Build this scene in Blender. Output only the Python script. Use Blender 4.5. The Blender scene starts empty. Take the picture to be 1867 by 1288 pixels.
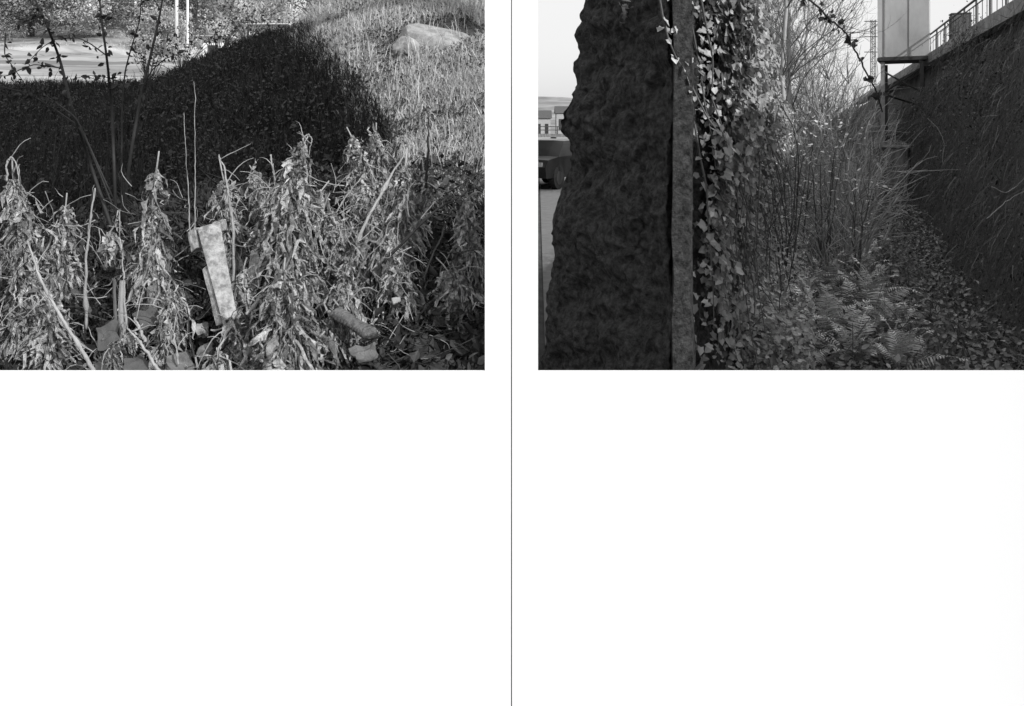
import bpy, math, random
import numpy as np
from mathutils import Vector

R = math.radians
rng = np.random.default_rng(11)
random.seed(5)
SC = bpy.context.scene
COL = SC.collection

# ------------------------------------------------------------------ camera
EYE = 1.6
FPX, CX, HY = 1600.0, 933.5, 242.0            # focal length, principal column, horizon row in photo pixels
cam_data = bpy.data.cameras.new('camera')
cam = bpy.data.objects.new('camera', cam_data)
COL.objects.link(cam)
cam.location = (0, 0, EYE)
cam.rotation_euler = (R(90), 0, 0)
cam_data.sensor_fit = 'HORIZONTAL'
cam_data.sensor_width = 36
cam_data.lens = FPX / 1867 * 36
cam_data.shift_y = -(644 - HY) / 1867
cam_data.clip_start = 0.05
cam_data.clip_end = 3000
SC.camera = cam

# ------------------------------------------------------------------ sky and sun (black-and-white photograph: the sky is neutral)
AZ, EL = R(40), R(32)                          # the sun stands behind the viewer, to the right
D = np.array([math.sin(AZ) * math.cos(EL), -math.cos(AZ) * math.cos(EL), math.sin(EL)])
world = bpy.data.worlds.new('World')
SC.world = world
world.use_nodes = True
nt = world.node_tree
nt.nodes.clear()
sky = nt.nodes.new('ShaderNodeTexSky')
sky.sky_type = 'NISHITA'
sky.sun_disc = False
sky.sun_elevation = EL
sky.sun_rotation = math.pi - AZ
sky.dust_density = 3.0
bw = nt.nodes.new('ShaderNodeRGBToBW')
# thin bright cloud veil over the whole sky
tcw = nt.nodes.new('ShaderNodeTexCoord')
cn = nt.nodes.new('ShaderNodeTexNoise')
cn.inputs['Scale'].default_value = 2.2
cn.inputs['Detail'].default_value = 6
cr = nt.nodes.new('ShaderNodeMapRange')
cr.inputs['To Min'].default_value = 4.0
cr.inputs['To Max'].default_value = 6.0
sx = nt.nodes.new('ShaderNodeSeparateXYZ')
hm = nt.nodes.new('ShaderNodeMapRange')
hm.inputs['From Min'].default_value = 0.0
hm.inputs['From Max'].default_value = 0.6
hm.inputs['To Min'].default_value = 1.55
hm.inputs['To Max'].default_value = 2.2
mm = nt.nodes.new('ShaderNodeMath')
mm.operation = 'MULTIPLY'
nt.links.new(tcw.outputs['Generated'], sx.inputs[0])
nt.links.new(sx.outputs['Z'], hm.inputs['Value'])
nt.links.new(hm.outputs[0], mm.inputs[0])
ca = nt.nodes.new('ShaderNodeMath')
ca.operation = 'ADD'
nt.links.new(tcw.outputs['Generated'], cn.inputs['Vector'])
nt.links.new(cn.outputs['Fac'], cr.inputs['Value'])
bg = nt.nodes.new('ShaderNodeBackground')
bg.inputs['Strength'].default_value = 0.075
wo = nt.nodes.new('ShaderNodeOutputWorld')
nt.links.new(sky.outputs[0], bw.inputs[0])
nt.links.new(bw.outputs[0], ca.inputs[0])
nt.links.new(cr.outputs[0], mm.inputs[1])
nt.links.new(mm.outputs[0], ca.inputs[1])
nt.links.new(ca.outputs[0], bg.inputs['Color'])
nt.links.new(bg.outputs[0], wo.inputs['Surface'])
sd = bpy.data.lights.new('sun', 'SUN')
sd.energy = 4.2
sd.angle = R(0.53)
sd.color = (1, 1, 1)
sun = bpy.data.objects.new('sun', sd)
COL.objects.link(sun)
sun.rotation_euler = Vector(D).to_track_quat('Z', 'Y').to_euler()
SC.view_settings.view_transform = 'Standard'
SC.view_settings.look = 'None'
SC.view_settings.exposure = 0.05
SC.view_settings.gamma = 1
SC.cycles.max_bounces = 6
SC.cycles.transparent_max_bounces = 8


# ------------------------------------------------------------------ helpers
def P(px, py, d):
    """the world point seen at photo pixel (px, py) at distance d along the view axis"""
    return np.array([(px - CX) / FPX * d, d, EYE - (py - HY) / FPX * d])


def ss(a, b, x):
    t = np.clip((x - a) / (b - a), 0, 1)
    return t * t * (3 - 2 * t)


def mat(name, base, var=0.0, scale=8.0, rough=0.8, bump=0.0, bscale=30.0, island=0.0, trans=0.0, spec=0.3, metal=0.0, detail=6.0, tone2=None, stretch=None, lo=.3, hi=.7, bdist=.03, objvar=0.0):
    """grey procedural material: noise mottling, per-island variation, optional translucency"""
    m = bpy.data.materials.new(name)
    m.use_nodes = True
    t = m.node_tree
    bs = t.nodes['Principled BSDF']
    out = t.nodes['Material Output']
    bs.inputs['Roughness'].default_value = rough
    bs.inputs['Specular IOR Level'].default_value = spec
    bs.inputs['Metallic'].default_value = metal
    tc = t.nodes.new('ShaderNodeTexCoord')
    vec = tc.outputs['Object']
    if stretch:
        mp = t.nodes.new('ShaderNodeMapping')
        mp.inputs['Scale'].default_value = stretch
        t.links.new(vec, mp.inputs['Vector'])
        vec = mp.outputs['Vector']
    ns = t.nodes.new('ShaderNodeTexNoise')
    ns.inputs['Scale'].default_value = scale
    ns.inputs['Detail'].default_value = detail
    ns.inputs['Roughness'].default_value = 0.65
    t.links.new(vec, ns.inputs['Vector'])
    ramp = t.nodes.new('ShaderNodeMapRange')
    ramp.inputs['From Min'].default_value = lo
    ramp.inputs['From Max'].default_value = hi
    ramp.inputs['To Min'].default_value = base * (1 - var)
    ramp.inputs['To Max'].default_value = tone2 if tone2 else base * (1 + var)
    t.links.new(ns.outputs['Fac'], ramp.inputs['Value'])
    val = ramp.outputs[0]
    if island:
        ge = t.nodes.new('ShaderNodeNewGeometry')
        mr = t.nodes.new('ShaderNodeMapRange')
        mr.inputs['To Min'].default_value = 1 - island
        mr.inputs['To Max'].default_value = 1 + island
        t.links.new(ge.outputs['Random Per Island'], mr.inputs['Value'])
        mu = t.nodes.new('ShaderNodeMath')
        mu.operation = 'MULTIPLY'
        t.links.new(val, mu.inputs[0])
        t.links.new(mr.outputs[0], mu.inputs[1])
        val = mu.outputs[0]
    if objvar:
        oi = t.nodes.new('ShaderNodeObjectInfo')
        mr2 = t.nodes.new('ShaderNodeMapRange')
        mr2.inputs['To Min'].default_value = 1 - objvar
        mr2.inputs['To Max'].default_value = 1 + objvar
        t.links.new(oi.outputs['Random'], mr2.inputs['Value'])
        mu2 = t.nodes.new('ShaderNodeMath')
        mu2.operation = 'MULTIPLY'
        t.links.new(val, mu2.inputs[0])
        t.links.new(mr2.outputs[0], mu2.inputs[1])
        val = mu2.outputs[0]
    t.links.new(val, bs.inputs['Base Color'])
    if bump:
        n2 = t.nodes.new('ShaderNodeTexNoise')
        n2.inputs['Scale'].default_value = bscale
        n2.inputs['Detail'].default_value = 8
        n2.inputs['Roughness'].default_value = 0.7
        t.links.new(vec, n2.inputs['Vector'])
        bp = t.nodes.new('ShaderNodeBump')
        bp.inputs['Strength'].default_value = bump
        bp.inputs['Distance'].default_value = bdist
        t.links.new(n2.outputs['Fac'], bp.inputs['Height'])
        t.links.new(bp.outputs[0], bs.inputs['Normal'])
    if trans:
        tr = t.nodes.new('ShaderNodeBsdfTranslucent')
        t.links.new(val, tr.inputs['Color'])
        mx = t.nodes.new('ShaderNodeMixShader')
        mx.inputs[0].default_value = trans
        t.links.new(bs.outputs[0], mx.inputs[1])
        t.links.new(tr.outputs[0], mx.inputs[2])
        t.links.new(mx.outputs[0], out.inputs['Surface'])
    return m


class MB:
    """collects vertices and faces of one mesh"""
    def __init__(self):
        self.V, self.F, self.n = [], {}, 0

    def add(self, V, faces):
        V = np.asarray(V, float).reshape(-1, 3)
        for f in (faces if isinstance(faces, list) else [faces]):
            f = np.asarray(f, np.int64)
            if f.ndim == 1:
                f = f[None]
            if len(f):
                self.F.setdefault(f.shape[1], []).append(f + self.n)
        self.V.append(V)
        self.n += len(V)
        return self

    def box(self, c, s, rz=0.0, ax=None, bev=0.0):
        c, s = np.array(c, float), np.array(s, float) / 2
        v = []
        if bev:
            for sz in (-1, 1):
                for inset in ((bev, 0) if sz < 0 else (0, bev)):
                    zz = sz * (s[2] - (0 if inset else bev))
                    a, b = s[0] - inset, s[1] - inset
                    for x, y in ((-a, -b), (a, -b), (a, b), (-a, b)):
                        v.append((x, y, zz))
            f = [[3, 2, 1, 0], [12, 13, 14, 15]]
            for k in range(3):
                for i in range(4):
                    j = (i + 1) % 4
                    f.append([4 * k + i, 4 * k + j, 4 * k + 4 + j, 4 * k + 4 + i])
        else:
            v = [(x * s[0], y * s[1], z * s[2]) for z in (-1, 1) for x, y in ((-1, -1), (1, -1), (1, 1), (-1, 1))]
            f = [[3, 2, 1, 0], [4, 5, 6, 7], [0, 1, 5, 4], [1, 2, 6, 5], [2, 3, 7, 6], [3, 0, 4, 7]]
        v = np.array(v)
        if ax is not None:
            v = v @ np.array(ax)
        elif rz:
            cs, sn = math.cos(rz), math.sin(rz)
            v = v @ np.array([[cs, sn, 0], [-sn, cs, 0], [0, 0, 1]])
        return self.add(v + c, np.array(f))

    def tube(self, pts, rad, n=6, cap=True):
        pts = np.asarray(pts, float)
        k = len(pts)
        rad = np.broadcast_to(np.asarray(rad, float), (k,))
        tan = np.gradient(pts, axis=0)
        tan /= np.linalg.norm(tan, axis=1)[:, None] + 1e-9
        ref = np.array([0.31, 0.87, 0.38]) if abs(tan[:, 2]).mean() > 0.6 else np.array([0.1, 0.15, 1.0])
        u = np.cross(tan, ref)
        u /= np.linalg.norm(u, axis=1)[:, None] + 1e-9
        w = np.cross(tan, u)
        an = np.arange(n) * 2 * math.pi / n
        V = pts[:, None] + rad[:, None, None] * (u[:, None] * np.cos(an)[None, :, None] + w[:, None] * np.sin(an)[None, :, None])
        i = np.arange(k - 1)[:, None] * n
        j = np.arange(n)[None]
        j2 = (j + 1) % n
        F = np.stack([i + j, i + j2, i + n + j2, i + n + j], -1).reshape(-1, 4)
        fs = [F]
        if cap:
            fs += [np.arange(n)[::-1], np.arange(n) + (k - 1) * n]
        return self.add(V.reshape(-1, 3), fs)

    def prism(self, poly, y0, y1):
        """poly of (x, z) extruded from y0 to y1"""
        poly = np.asarray(poly, float)
        n = len(poly)
        a = np.c_[poly[:, 0], np.full(n, y0), poly[:, 1]]
        b = np.c_[poly[:, 0], np.full(n, y1), poly[:, 1]]
        q = np.array([[i, (i + 1) % n, n + (i + 1) % n, n + i] for i in range(n)])
        return self.add(np.r_[a, b], [np.arange(n)[::-1], np.arange(n) + n, q])

    def build(self, name, m, parent=None, org=(0, 0, 0), smooth=False):
        V = np.concatenate(self.V) - np.asarray(org, float)
        me = bpy.data.meshes.new(name)
        me.vertices.add(len(V))
        me.vertices.foreach_set('co', V.astype(np.float32).ravel())
        lv, ls, st = [], [], 0
        for k, fl in self.F.items():
            f = np.concatenate(fl)
            lv.append(f.ravel())
            ls.append(st + np.arange(len(f)) * k)
            st += f.size
        me.loops.add(st)
        me.loops.foreach_set('vertex_index', np.concatenate(lv).astype(np.int32))
        ls = np.concatenate(ls)
        me.polygons.add(len(ls))
        me.polygons.foreach_set('loop_start', ls.astype(np.int32))
        me.polygons.foreach_set('use_smooth', np.full(len(ls), bool(smooth)))
        me.update(calc_edges=True)
        me.validate()
        me.materials.append(m)
        o = bpy.data.objects.new(name, me)
        COL.objects.link(o)
        if parent is not None:
            o.parent = parent
        else:
            o.location = org
        return o


def tag(o, label, cat, group=None, kind=None):
    if label:
        o['label'] = label
    if cat:
        o['category'] = cat
    if group:
        o['group'] = group
    if kind:
        o['kind'] = kind
    return o


def thing(name, loc, label, cat, group=None, rz=0.0):
    o = bpy.data.objects.new(name, None)
    o.empty_display_size = 0.2
    COL.objects.link(o)
    o.location = loc
    o.rotation_euler = (0, 0, rz)
    return tag(o, label, cat, group)


def copy_tree(o, parent=None):
    c = o.copy()
    COL.objects.link(c)
    if parent is not None:
        c.parent = parent
    for ch in list(o.children):
        copy_tree(ch, c)
    return c


def unit(v):
    return v / (np.linalg.norm(v, axis=-1, keepdims=True) + 1e-9)


def scatter(mb, C, S, T, TF, nrm=None, jit=1.0, up=None, g=rng):
    """copies of the flat template T (k x 3, leaf along +y, face +z) at centres C, sizes S; nrm = rough facing, up = rough leaf axis"""
    n = len(C)
    z = g.normal(size=(n, 3)) * jit
    if nrm is not None:
        z = z + nrm
    z = unit(z)
    y = g.normal(size=(n, 3)) * (0.6 if up is not None else 1.0)
    if up is not None:
        y = y + up
    x = unit(np.cross(y, z))
    y = np.cross(z, x)
    T = np.asarray(T, float)
    V = C[:, None] + S[:, None, None] * (T[None, :, 0:1] * x[:, None] + T[None, :, 1:2] * y[:, None] + T[None, :, 2:3] * z[:, None])
    k = len(T)
    fs = []
    for f in TF:
        f = np.asarray(f)
        fs.append((np.arange(n)[:, None] * k + f[None]))
    by = {}
    for f in fs:
        by.setdefault(f.shape[1], []).append(f)
    mb.add(V.reshape(-1, 3), [np.concatenate(v) for v in by.values()])


# leaf templates
LEAF = [(0, 0, 0), (0.28, 0.3, 0.06), (0.2, 0.7, 0.05), (0, 1, -0.06), (-0.2, 0.7, 0.05), (-0.28, 0.3, 0.06), (0, 0.5, -0.02)]
LEAF_F = [(0, 1, 6), (1, 2, 6), (2, 3, 6), (3, 4, 6), (4, 5, 6), (5, 0, 6)]
IVY = [(0, 0, 0), (0.36, -0.12, .06), (0.34, 0.2, 0.02), (0.44, 0.44, 0.1), (0.3, 0.62, 0.02), (0, 1, -0.08), (-0.3, 0.62, 0.02), (-0.42, 0.45, 0.1), (-0.34, 0.2, 0.02), (-0.36, -0.12, .06), (0, .4, -.05)]
IVY_F = [(0, 1, 2, 10), (2, 3, 4, 10), (4, 5, 10), (5, 6, 10), (6, 7, 8, 10), (8, 9, 0, 10)]
TUFT = [(-.06, 0, 0), (.06, 0, 0), (0.02, 1, .12), (.2, .1, .1), (.28, .1, .1), (.5, .9, .2), (-.3, .05, -.1), (-.2, .05, -.1), (-.5, .8, -.15)]
TUFT_F = [(0, 1, 2), (3, 4, 5), (6, 7, 8)]


def vnoise(x, y, s=1.0, seed=0):
    """smooth value noise, good enough for ground undulation"""
    g = np.random.default_rng(seed)
    a = 0
    for i in range(5):
        f = s * 1.7 ** i
        p, q, r, t = g.uniform(0, 6.28, 4)
        th = g.uniform(0, 6.28)
        u = x * math.cos(th) + y * math.sin(th)
        v = -x * math.sin(th) + y * math.cos(th)
        a = a + np.sin(u * f + p + 1.3 * np.sin(v * f * .7 + r)) * np.sin(v * f * .9 + q) / 1.5 ** i
    return a / 2.2


# ------------------------------------------------------------------ terrain
AXIS = 0.331                                   # the ravine runs along (0.331, 1)
def bank_toe(y):
    t = 1.45 + 0.08 * np.clip(y - 8, 0, 13)
    return t + (2.8 - t) * (1 - ss(1.2, 3.0, y))


def H(x, y):
    x, y = np.asarray(x, float), np.asarray(y, float)
    # left: the slope of the hill
    zr = np.interp(x, [-30, -9, -4.9, -4.38, -4.0, -3.63, -3.33, -3.03, -2.8, -2.4, -1.5, -.4], [1.8, 2.19, 2.23, 2.47, 2.64, 2.81, 2.92, 2.96, 3.06, 3.52, 4.05, 4.35])
    s = np.clip((y - 3.6) / 8.4, 0, 1)
    zl = .3 * ss(2.6, 3.6, y) + (zr - .3) * s ** 1.12
    far = np.interp(y, [12, 13, 18, 28, 45, 60, 100, 170, 300], [0, 0, 1.2, 3.2, 5.45, 8.2, 24, 52, 60])
    fall = ss(12.2, 15.5, y)
    right_of = ss(-0.6, 1.2, x + 3.0 + 0.27 * (y - 12))          # the hill's shoulder keeps rising on this side
    zl_left = zl * (1 - fall) + far * fall
    zl_right = zl + 0.22 * np.clip(y - 12, 0, 16)
    zl_right = zl_right * (1 - ss(40, 70, y)) + far * ss(40, 70, y)
    zl = zl_left * (1 - right_of) + zl_right * right_of
    zl = zl + 0.05 * vnoise(x, y, 1.3, 3) * ss(3.8, 5.5, y)
    # the hillside dies out towards the road
    zl = np.where(y > 40, zl * ss(-6, -28, x) + 0 * y, zl)
    # right: road, ravine and bank
    a = x - AXIS * y
    road = -1.3 * ss(15, 31, y)
    zf = -1.0 * ss(3.6, 5.6, y) + 0.04 * np.clip(y - 8, 0, 30) + 0.07 * vnoise(x, y, 1.6, 5)
    a0 = bank_toe(y)
    ht = 3.28 + .55 * (1 - ss(2.6, 4.5, y))  # near bank raised out of view to shade the ivy wall
    zb = -1.0 + (ht + 1.0) * np.clip((a - a0) / (3.0 - a0), 0, 1)
    zb = zb * ss(0.5, 0.56, y) + (0.16 * vnoise(x, y, 2.2, 8) + .07 * vnoise(x, y, 6.0, 9)) * np.clip(1 - ((a - 2.2) / .8) ** 2, 0, 1) * ss(2, 3, y)
    rav = np.where(a > a0, np.maximum(zf, zb), zf)
    rr = road * (1 - ss(-.75, -.45, a)) + rav * ss(-.75, -.45, a)
    rr = rr * (1 - ss(60, 90, y))
    rr = np.where(y < 2.6, np.where(a > a0, rr, rr * ss(1.8, 2.6, y)), rr)
    w = ss(-.031, .028, x / np.maximum(y, 3.0))
    z = zl * (1 - w) + rr * w
    ridge = (2.5 + 11 * (1 - ss(20, 70, x)) + 1.0 * np.sin(x * .071 + 1)) * ss(150, 330, y)
    return np.maximum(z, ridge) if np.ndim(z) else max(float(z), float(ridge))


def hz(x, y):
    return float(H(np.array([x]), np.array([y]))[0])


def ray_ground(px, py, d0=3.2, d1=60):
    """where the sight line through a photo pixel meets the terrain"""
    d = np.linspace(d0, d1, 6000)
    x = (px - CX) / FPX * d
    z = EYE - (py - HY) / FPX * d
    h = H(x, d)
    k = np.argmax(h >= z)
    return np.array([x[k], d[k], h[k]])


M = {}
M['soil'] = mat('soil', .05, .5, 3.0, .95, .5, 25)
M['page'] = mat('white_paint', .67, 0.0, 3, .9, spec=.05)
M['seam'] = mat('dark_seam', .03, .1, 20, .8)
M['dead'] = mat('withered_leaf', .36, .6, 30, .5, 1.0, 70, island=.75, trans=.05, spec=.5)
M['litter'] = mat('old_litter', .032, .5, 20, .85, island=.7)
M['stalk'] = mat('dry_stalk', .28, .35, 18, .6, .4, 60, stretch=(1, 1, .15))
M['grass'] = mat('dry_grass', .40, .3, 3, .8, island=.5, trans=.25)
M['grass_shade'] = mat('shade_grass', .020, .5, 1.4, .8, island=.7, trans=.2)  # near-black grass colour that deepens the gable's shadow
M['cover'] = mat('ground_leaf', .03, .4, 2, .6, island=.7, trans=.2, spec=.4)  # leaf colour lowered to keep the shaded slope dark
M['leafdk'] = mat('dark_leaf', .035, .3, 5, .6, island=.5, trans=.1)
M['stemdk'] = mat('dark_stem', .02, .3, 20, .7)
M['bark'] = mat('grey_bark', .10, .4, 12, .85, .5, 40, stretch=(1, 1, .2))
M['barkpale'] = mat('pale_bark', .30, .4, 12, .8, .4, 40, stretch=(1, 1, .2))
M['concrete'] = mat('concrete', .30, .45, 26, .9, .6, 80, lo=.38, hi=.62)
M['concdark'] = mat('weathered_concrete', .15, .7, 7, .9, .4, 30, stretch=(1, 1, .25))
M['stone'] = mat('weathered_stone', .030, .5, 34, .95, 1.0, 40, tone2=.12, detail=15, lo=.36, hi=.70, bdist=.07)
M['jamb'] = mat('stained_render', .008, .6, 16, .95, .9, 24, stretch=(1, 1, .6), tone2=.028, lo=.4, hi=.62)
M['rock'] = mat('pale_rock', .25, .3, 9, .9, .7, 26, lo=.38, hi=.62)
M['slab'] = mat('dusty_slab', .07, .35, 9, .85, .4, 40)
M['slabpale'] = mat('dusty_pale_slab', .13, .5, 14, .9, .6, 50)
M['ivylit'] = mat('lit_ivy_leaf', .36, .3, 4, .4, island=.4, trans=.2, spec=.5)  # paler copy of the ivy leaf, its colour standing in for sunlight
M['ivy'] = mat('ivy_leaf', .24, .3, 4, .42, island=.6, trans=.2, spec=.5)
M['creeper'] = mat('creeper_leaf', .08, .6, 1.4, .55, island=.9, trans=.15)
M['fern'] = mat('fern_leaf', .42, .3, 4, .45, island=.5, trans=.12, objvar=.65, spec=.5)
M['paleleaf'] = mat('pale_leaf', .58, .2, 4, .5, island=.3, trans=.3)
M['steel'] = mat('dark_steel', .03, .3, 10, .5, spec=.4)
M['galv'] = mat('galvanised_steel', .22, .25, 10, .5, spec=.4)
M['sheet'] = mat('painted_sheet', .34, .25, 1.1, .8, spec=.15, detail=5, stretch=(1, 1, .5))
M['white'] = mat('white_wall', .7, .08, 3, .85)
M['roofpale'] = mat('pale_roof', .55, .15, 4, .8)
M['glass'] = mat('window_glass', .03, .1, 4, .15, spec=.6)
M['wood'] = mat('board', .12, .4, 8, .85)
M['asphalt'] = mat('road_surface', .16, .2, 5, .9, .3, 90)
M['carpaint'] = mat('car_paint', .012, .05, 3, .3, spec=.6)
M['rubber'] = mat('rubber', .015, .1, 9, .85)
M['crown'] = mat('hillside_leaf', .20, .4, .4, .8, island=.5, trans=.2)
M['crownpale'] = mat('hillside_pale_leaf', .38, .4, .4, .8, island=.5, trans=.25)
M['plastic'] = mat('scuffed_plastic', .13, .5, 30, .45, .5, 60, spec=.5, trans=.2)
M['paint'] = mat('spray_paint', .03, .1, 4, .6)

# ground sheet
def axis_pts(lo, hi, d0, near0, near1, growth=1.10, fine=None):
    a = list(np.arange(near0, near1 + 1e-6, d0))
    s = d0
    while a[-1] < hi:
        s *= growth
        a.append(a[-1] + s)
    s = d0
    while a[0] > lo:
        s *= growth
        a.insert(0, a[0] - s)
    return np.array(a)

gx = axis_pts(-500, 500, .09, -8, 9)
gy = axis_pts(-60, 900, .09, .5, 16)
X, Y = np.meshgrid(gx, gy)
Z = H(X, Y)
nx, ny = len(gx), len(gy)
idx = np.arange(nx * ny).reshape(ny, nx)
F = np.stack([idx[:-1, :-1], idx[:-1, 1:], idx[1:, 1:], idx[1:, :-1]], -1).reshape(-1, 4)
ground = MB().add(np.c_[X.ravel(), Y.ravel(), Z.ravel()], F).build('ground', M['soil'], smooth=True)
tag(ground, None, None, kind='structure')

# pale field with furrows beyond the bank
fx = np.linspace(-34, -7, 120)
fy = np.linspace(22, 47, 420)
X, Y = np.meshgrid(fx, fy)
wob = .5 * np.sin(X * .35 + Y * .2) + .3 * np.sin(X * 1.1)
Zf = H(X, Y) + .2 + .10 * np.sin(Y * 5.2 + wob * 1.6) + .08 * np.sin(Y * 2.6 + wob + .4 * np.sin(X * .9)) + .03 * np.sin(Y * 11 + X * .6)
idx = np.arange(X.size).reshape(X.shape)
F = np.stack([idx[:-1, :-1], idx[:-1, 1:], idx[1:, 1:], idx[1:, :-1]], -1).reshape(-1, 4)
M['field'] = mat('pale_tilled_soil', .24, .45, 1.0, .9, stretch=(.05, .75, .3), lo=.40, hi=.60)
tag(MB().add(np.c_[X.ravel(), Y.ravel(), Zf.ravel()], F).build('field', M['field'], smooth=True), None, None, kind='structure')

# distant pale hills
hx = np.linspace(-420, 420, 120)
hy = np.linspace(170, 420, 60)
X, Y = np.meshgrid(hx, hy)
idx = np.arange(X.size).reshape(X.shape)
F = np.stack([idx[:-1, :-1], idx[:-1, 1:], idx[1:, 1:], idx[1:, :-1]], -1).reshape(-1, 4)
M['hill'] = mat('distant_hill', .2, .5, .12, .95)
tag(MB().add(np.c_[X.ravel(), Y.ravel(), (H(X, Y) + .35).ravel()], F).build('hills', M['hill'], smooth=True), None, None, kind='structure')

# road beyond the stone wall: one sheet that follows the ground
ry = np.linspace(5, 60, 80)
rw = np.linspace(0.0, 1.0, 14)
Yr, Wr = np.meshgrid(ry, rw, indexing='ij')
Xr = .03 * Yr + .05 + Wr * (AXIS * Yr - .85 - .03 * Yr - .05)
idx = np.arange(Xr.size).reshape(Xr.shape)
F = np.stack([idx[:-1, :-1], idx[:-1, 1:], idx[1:, 1:], idx[1:, :-1]], -1).reshape(-1, 4)
tag(MB().add(np.c_[Xr.ravel(), Yr.ravel(), (H(Xr, Yr) + .012).ravel()], F).build('road', M['asphalt'], smooth=True), None, None, kind='structure')

# ------------------------------------------------------------------ the white page-like panels with the seam between them
PD = 2.4                                       # distance of the panels
def px2x(px):
    return (px - CX) / FPX * PD
def py2z(py):
    return EYE - (py - HY) / FPX * PD
ztop, lip = 2.02, py2z(676.5)
for sgn, edge, lab in ((-1, 884, 'blank white panel below the sunlit weeds, left of the thin dark seam'),
                       (1, 981, 'blank white panel below the fern ravine, right of the thin dark seam')):
    g0 = sgn * .0015 - .00135
    e = px2x(edge)
    far = sgn * 1.75
    poly = [(g0, 0.0), (far, 0.0), (far, lip), (e, lip), (e, ztop), (g0, ztop)]
    if sgn > 0:
        poly = poly[::-1]
    org = (sgn * .8, PD, 0)
    p = MB().prism(poly, PD, PD + .006).build('white_page', M['page'], org=org)
    tag(p, lab, 'panel')
    if sgn < 0:
        MB().box((-.00135, PD + .004, ztop / 2), (.0026, .005, ztop)).build('seam_strip', M['seam'], p, org=org)


# ------------------------------------------------------------------ gable read from its shadow, built as an added open screen on posts
PLANE = -6.0
def sun_proj(pt):
    t = (pt[1] - PLANE) / -D[1]
    return (pt[0] + D[0] * t, pt[2] + D[2] * t)
out_px = [(533, 60), (560, 82), (590, 105), (625, 145), (660, 180), (690, 222), (712, 250)]
edge_pts = [sun_proj(ray_ground(*q, d0=5.0)) for q in out_px]
low = [sun_proj((x, y, hz(x, y))) for x, y in ((-1.15, 6.4), (-2.2, 6.3), (-3.2, 6.0), (-4.2, 5.6))]  # lower edge cut so the sun passes beneath to the weeds
apex = edge_pts[0]
poly = edge_pts + low + [(3.2, low[-1][1]), (3.2, apex[1] - 1.1), (6.0, apex[1] - .4), (apex[0] - 1.2, apex[1] + .35)]
porg = (apex[0], PLANE, 0)
sh = thing('gable_shadow_caster', porg, 'unseen gable screen on posts, added behind the viewpoint and cut to its shadow on the grass slope', 'shadow caster')
MB().prism(poly, PLANE - .35, PLANE).build('gable', M['wood'], sh, org=porg)
for xx in (3.4, max(p[0] for p in poly) + .6):
    zt = max(p[1] for p in poly) - 1.4
    MB().box((xx, PLANE - .6, zt / 2), (.18, .18, zt)).build('post', M['wood'], sh, org=porg)
MB().box(((3.4 + max(p[0] for p in poly) + .6) / 2, PLANE - .6, max(p[1] for p in poly) - 1.5), (max(p[0] for p in poly) - 2.6, .2, .2)).build('beam', M['wood'], sh, org=porg)


# ------------------------------------------------------------------ grass and ground cover on the slope (uncountable)
def wedge_points(n, ylo, yhi, u0=-.62, u1=-.030, power=1.0):
    y = ylo + (yhi - ylo) * rng.random(n) ** power
    u = rng.uniform(u0, u1, n)
    x = u * y
    return x, y


def blades(mb, x, y, L, w, lean=.45):
    n = len(x)
    z = H(x, y) - .01
    az = rng.uniform(0, 6.283, n)
    ln = np.abs(rng.normal(0, lean, n)) + .08
    dx, dy = np.cos(az) * ln, np.sin(az) * ln
    sx, sy = rng.normal(size=n), rng.normal(size=n) * .5
    q = np.sqrt(sx * sx + sy * sy) + 1e-6
    sx, sy = sx / q * w, sy / q * w
    b = np.stack([x, y, z], -1)
    side = np.stack([sx, sy, np.zeros(n)], -1)
    m = b + np.stack([dx * L * .35, dy * L * .35, L * .6], -1)
    tip = b + np.stack([dx * L, dy * L, L * (1 - .35 * np.minimum(ln, 1.4))], -1)
    V = np.stack([b - side, b + side, m + side * .8, m - side * .8, tip], 1)
    i = np.arange(n)[:, None] * 5
    mb.add(V.reshape(-1, 3), [i + np.array([[0, 1, 2, 3]]), i + np.array([[3, 2, 4]])])


def shadow_edge(y):  # follows the cast shadow; plants inside it get darker colour to deepen it
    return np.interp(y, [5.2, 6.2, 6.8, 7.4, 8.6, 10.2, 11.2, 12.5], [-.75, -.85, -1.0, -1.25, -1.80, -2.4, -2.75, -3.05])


mb = MB()
bx_, by_ = P(795, 92, 8.4)[:2]
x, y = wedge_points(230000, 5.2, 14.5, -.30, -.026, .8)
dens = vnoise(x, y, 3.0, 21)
k = (x > shadow_edge(y) - .03 + .12 * rng.normal(size=len(x))) & (rng.random(len(x)) < .75 + .4 * dens) & (((x - bx_) / .40) ** 2 + ((y - by_ - .3) / .42) ** 2 > 1)
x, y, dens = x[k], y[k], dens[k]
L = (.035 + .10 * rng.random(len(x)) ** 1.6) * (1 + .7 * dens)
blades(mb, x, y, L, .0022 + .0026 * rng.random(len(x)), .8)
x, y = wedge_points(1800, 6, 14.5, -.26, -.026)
k = x > shadow_edge(y) + .15
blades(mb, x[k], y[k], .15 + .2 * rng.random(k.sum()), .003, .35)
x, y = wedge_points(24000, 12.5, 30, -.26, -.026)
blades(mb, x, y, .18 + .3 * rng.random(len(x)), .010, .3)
tag(mb.build('grass', M['grass']), 'dry pale grass covering the sunlit slope', 'grass', kind='stuff')

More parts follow.
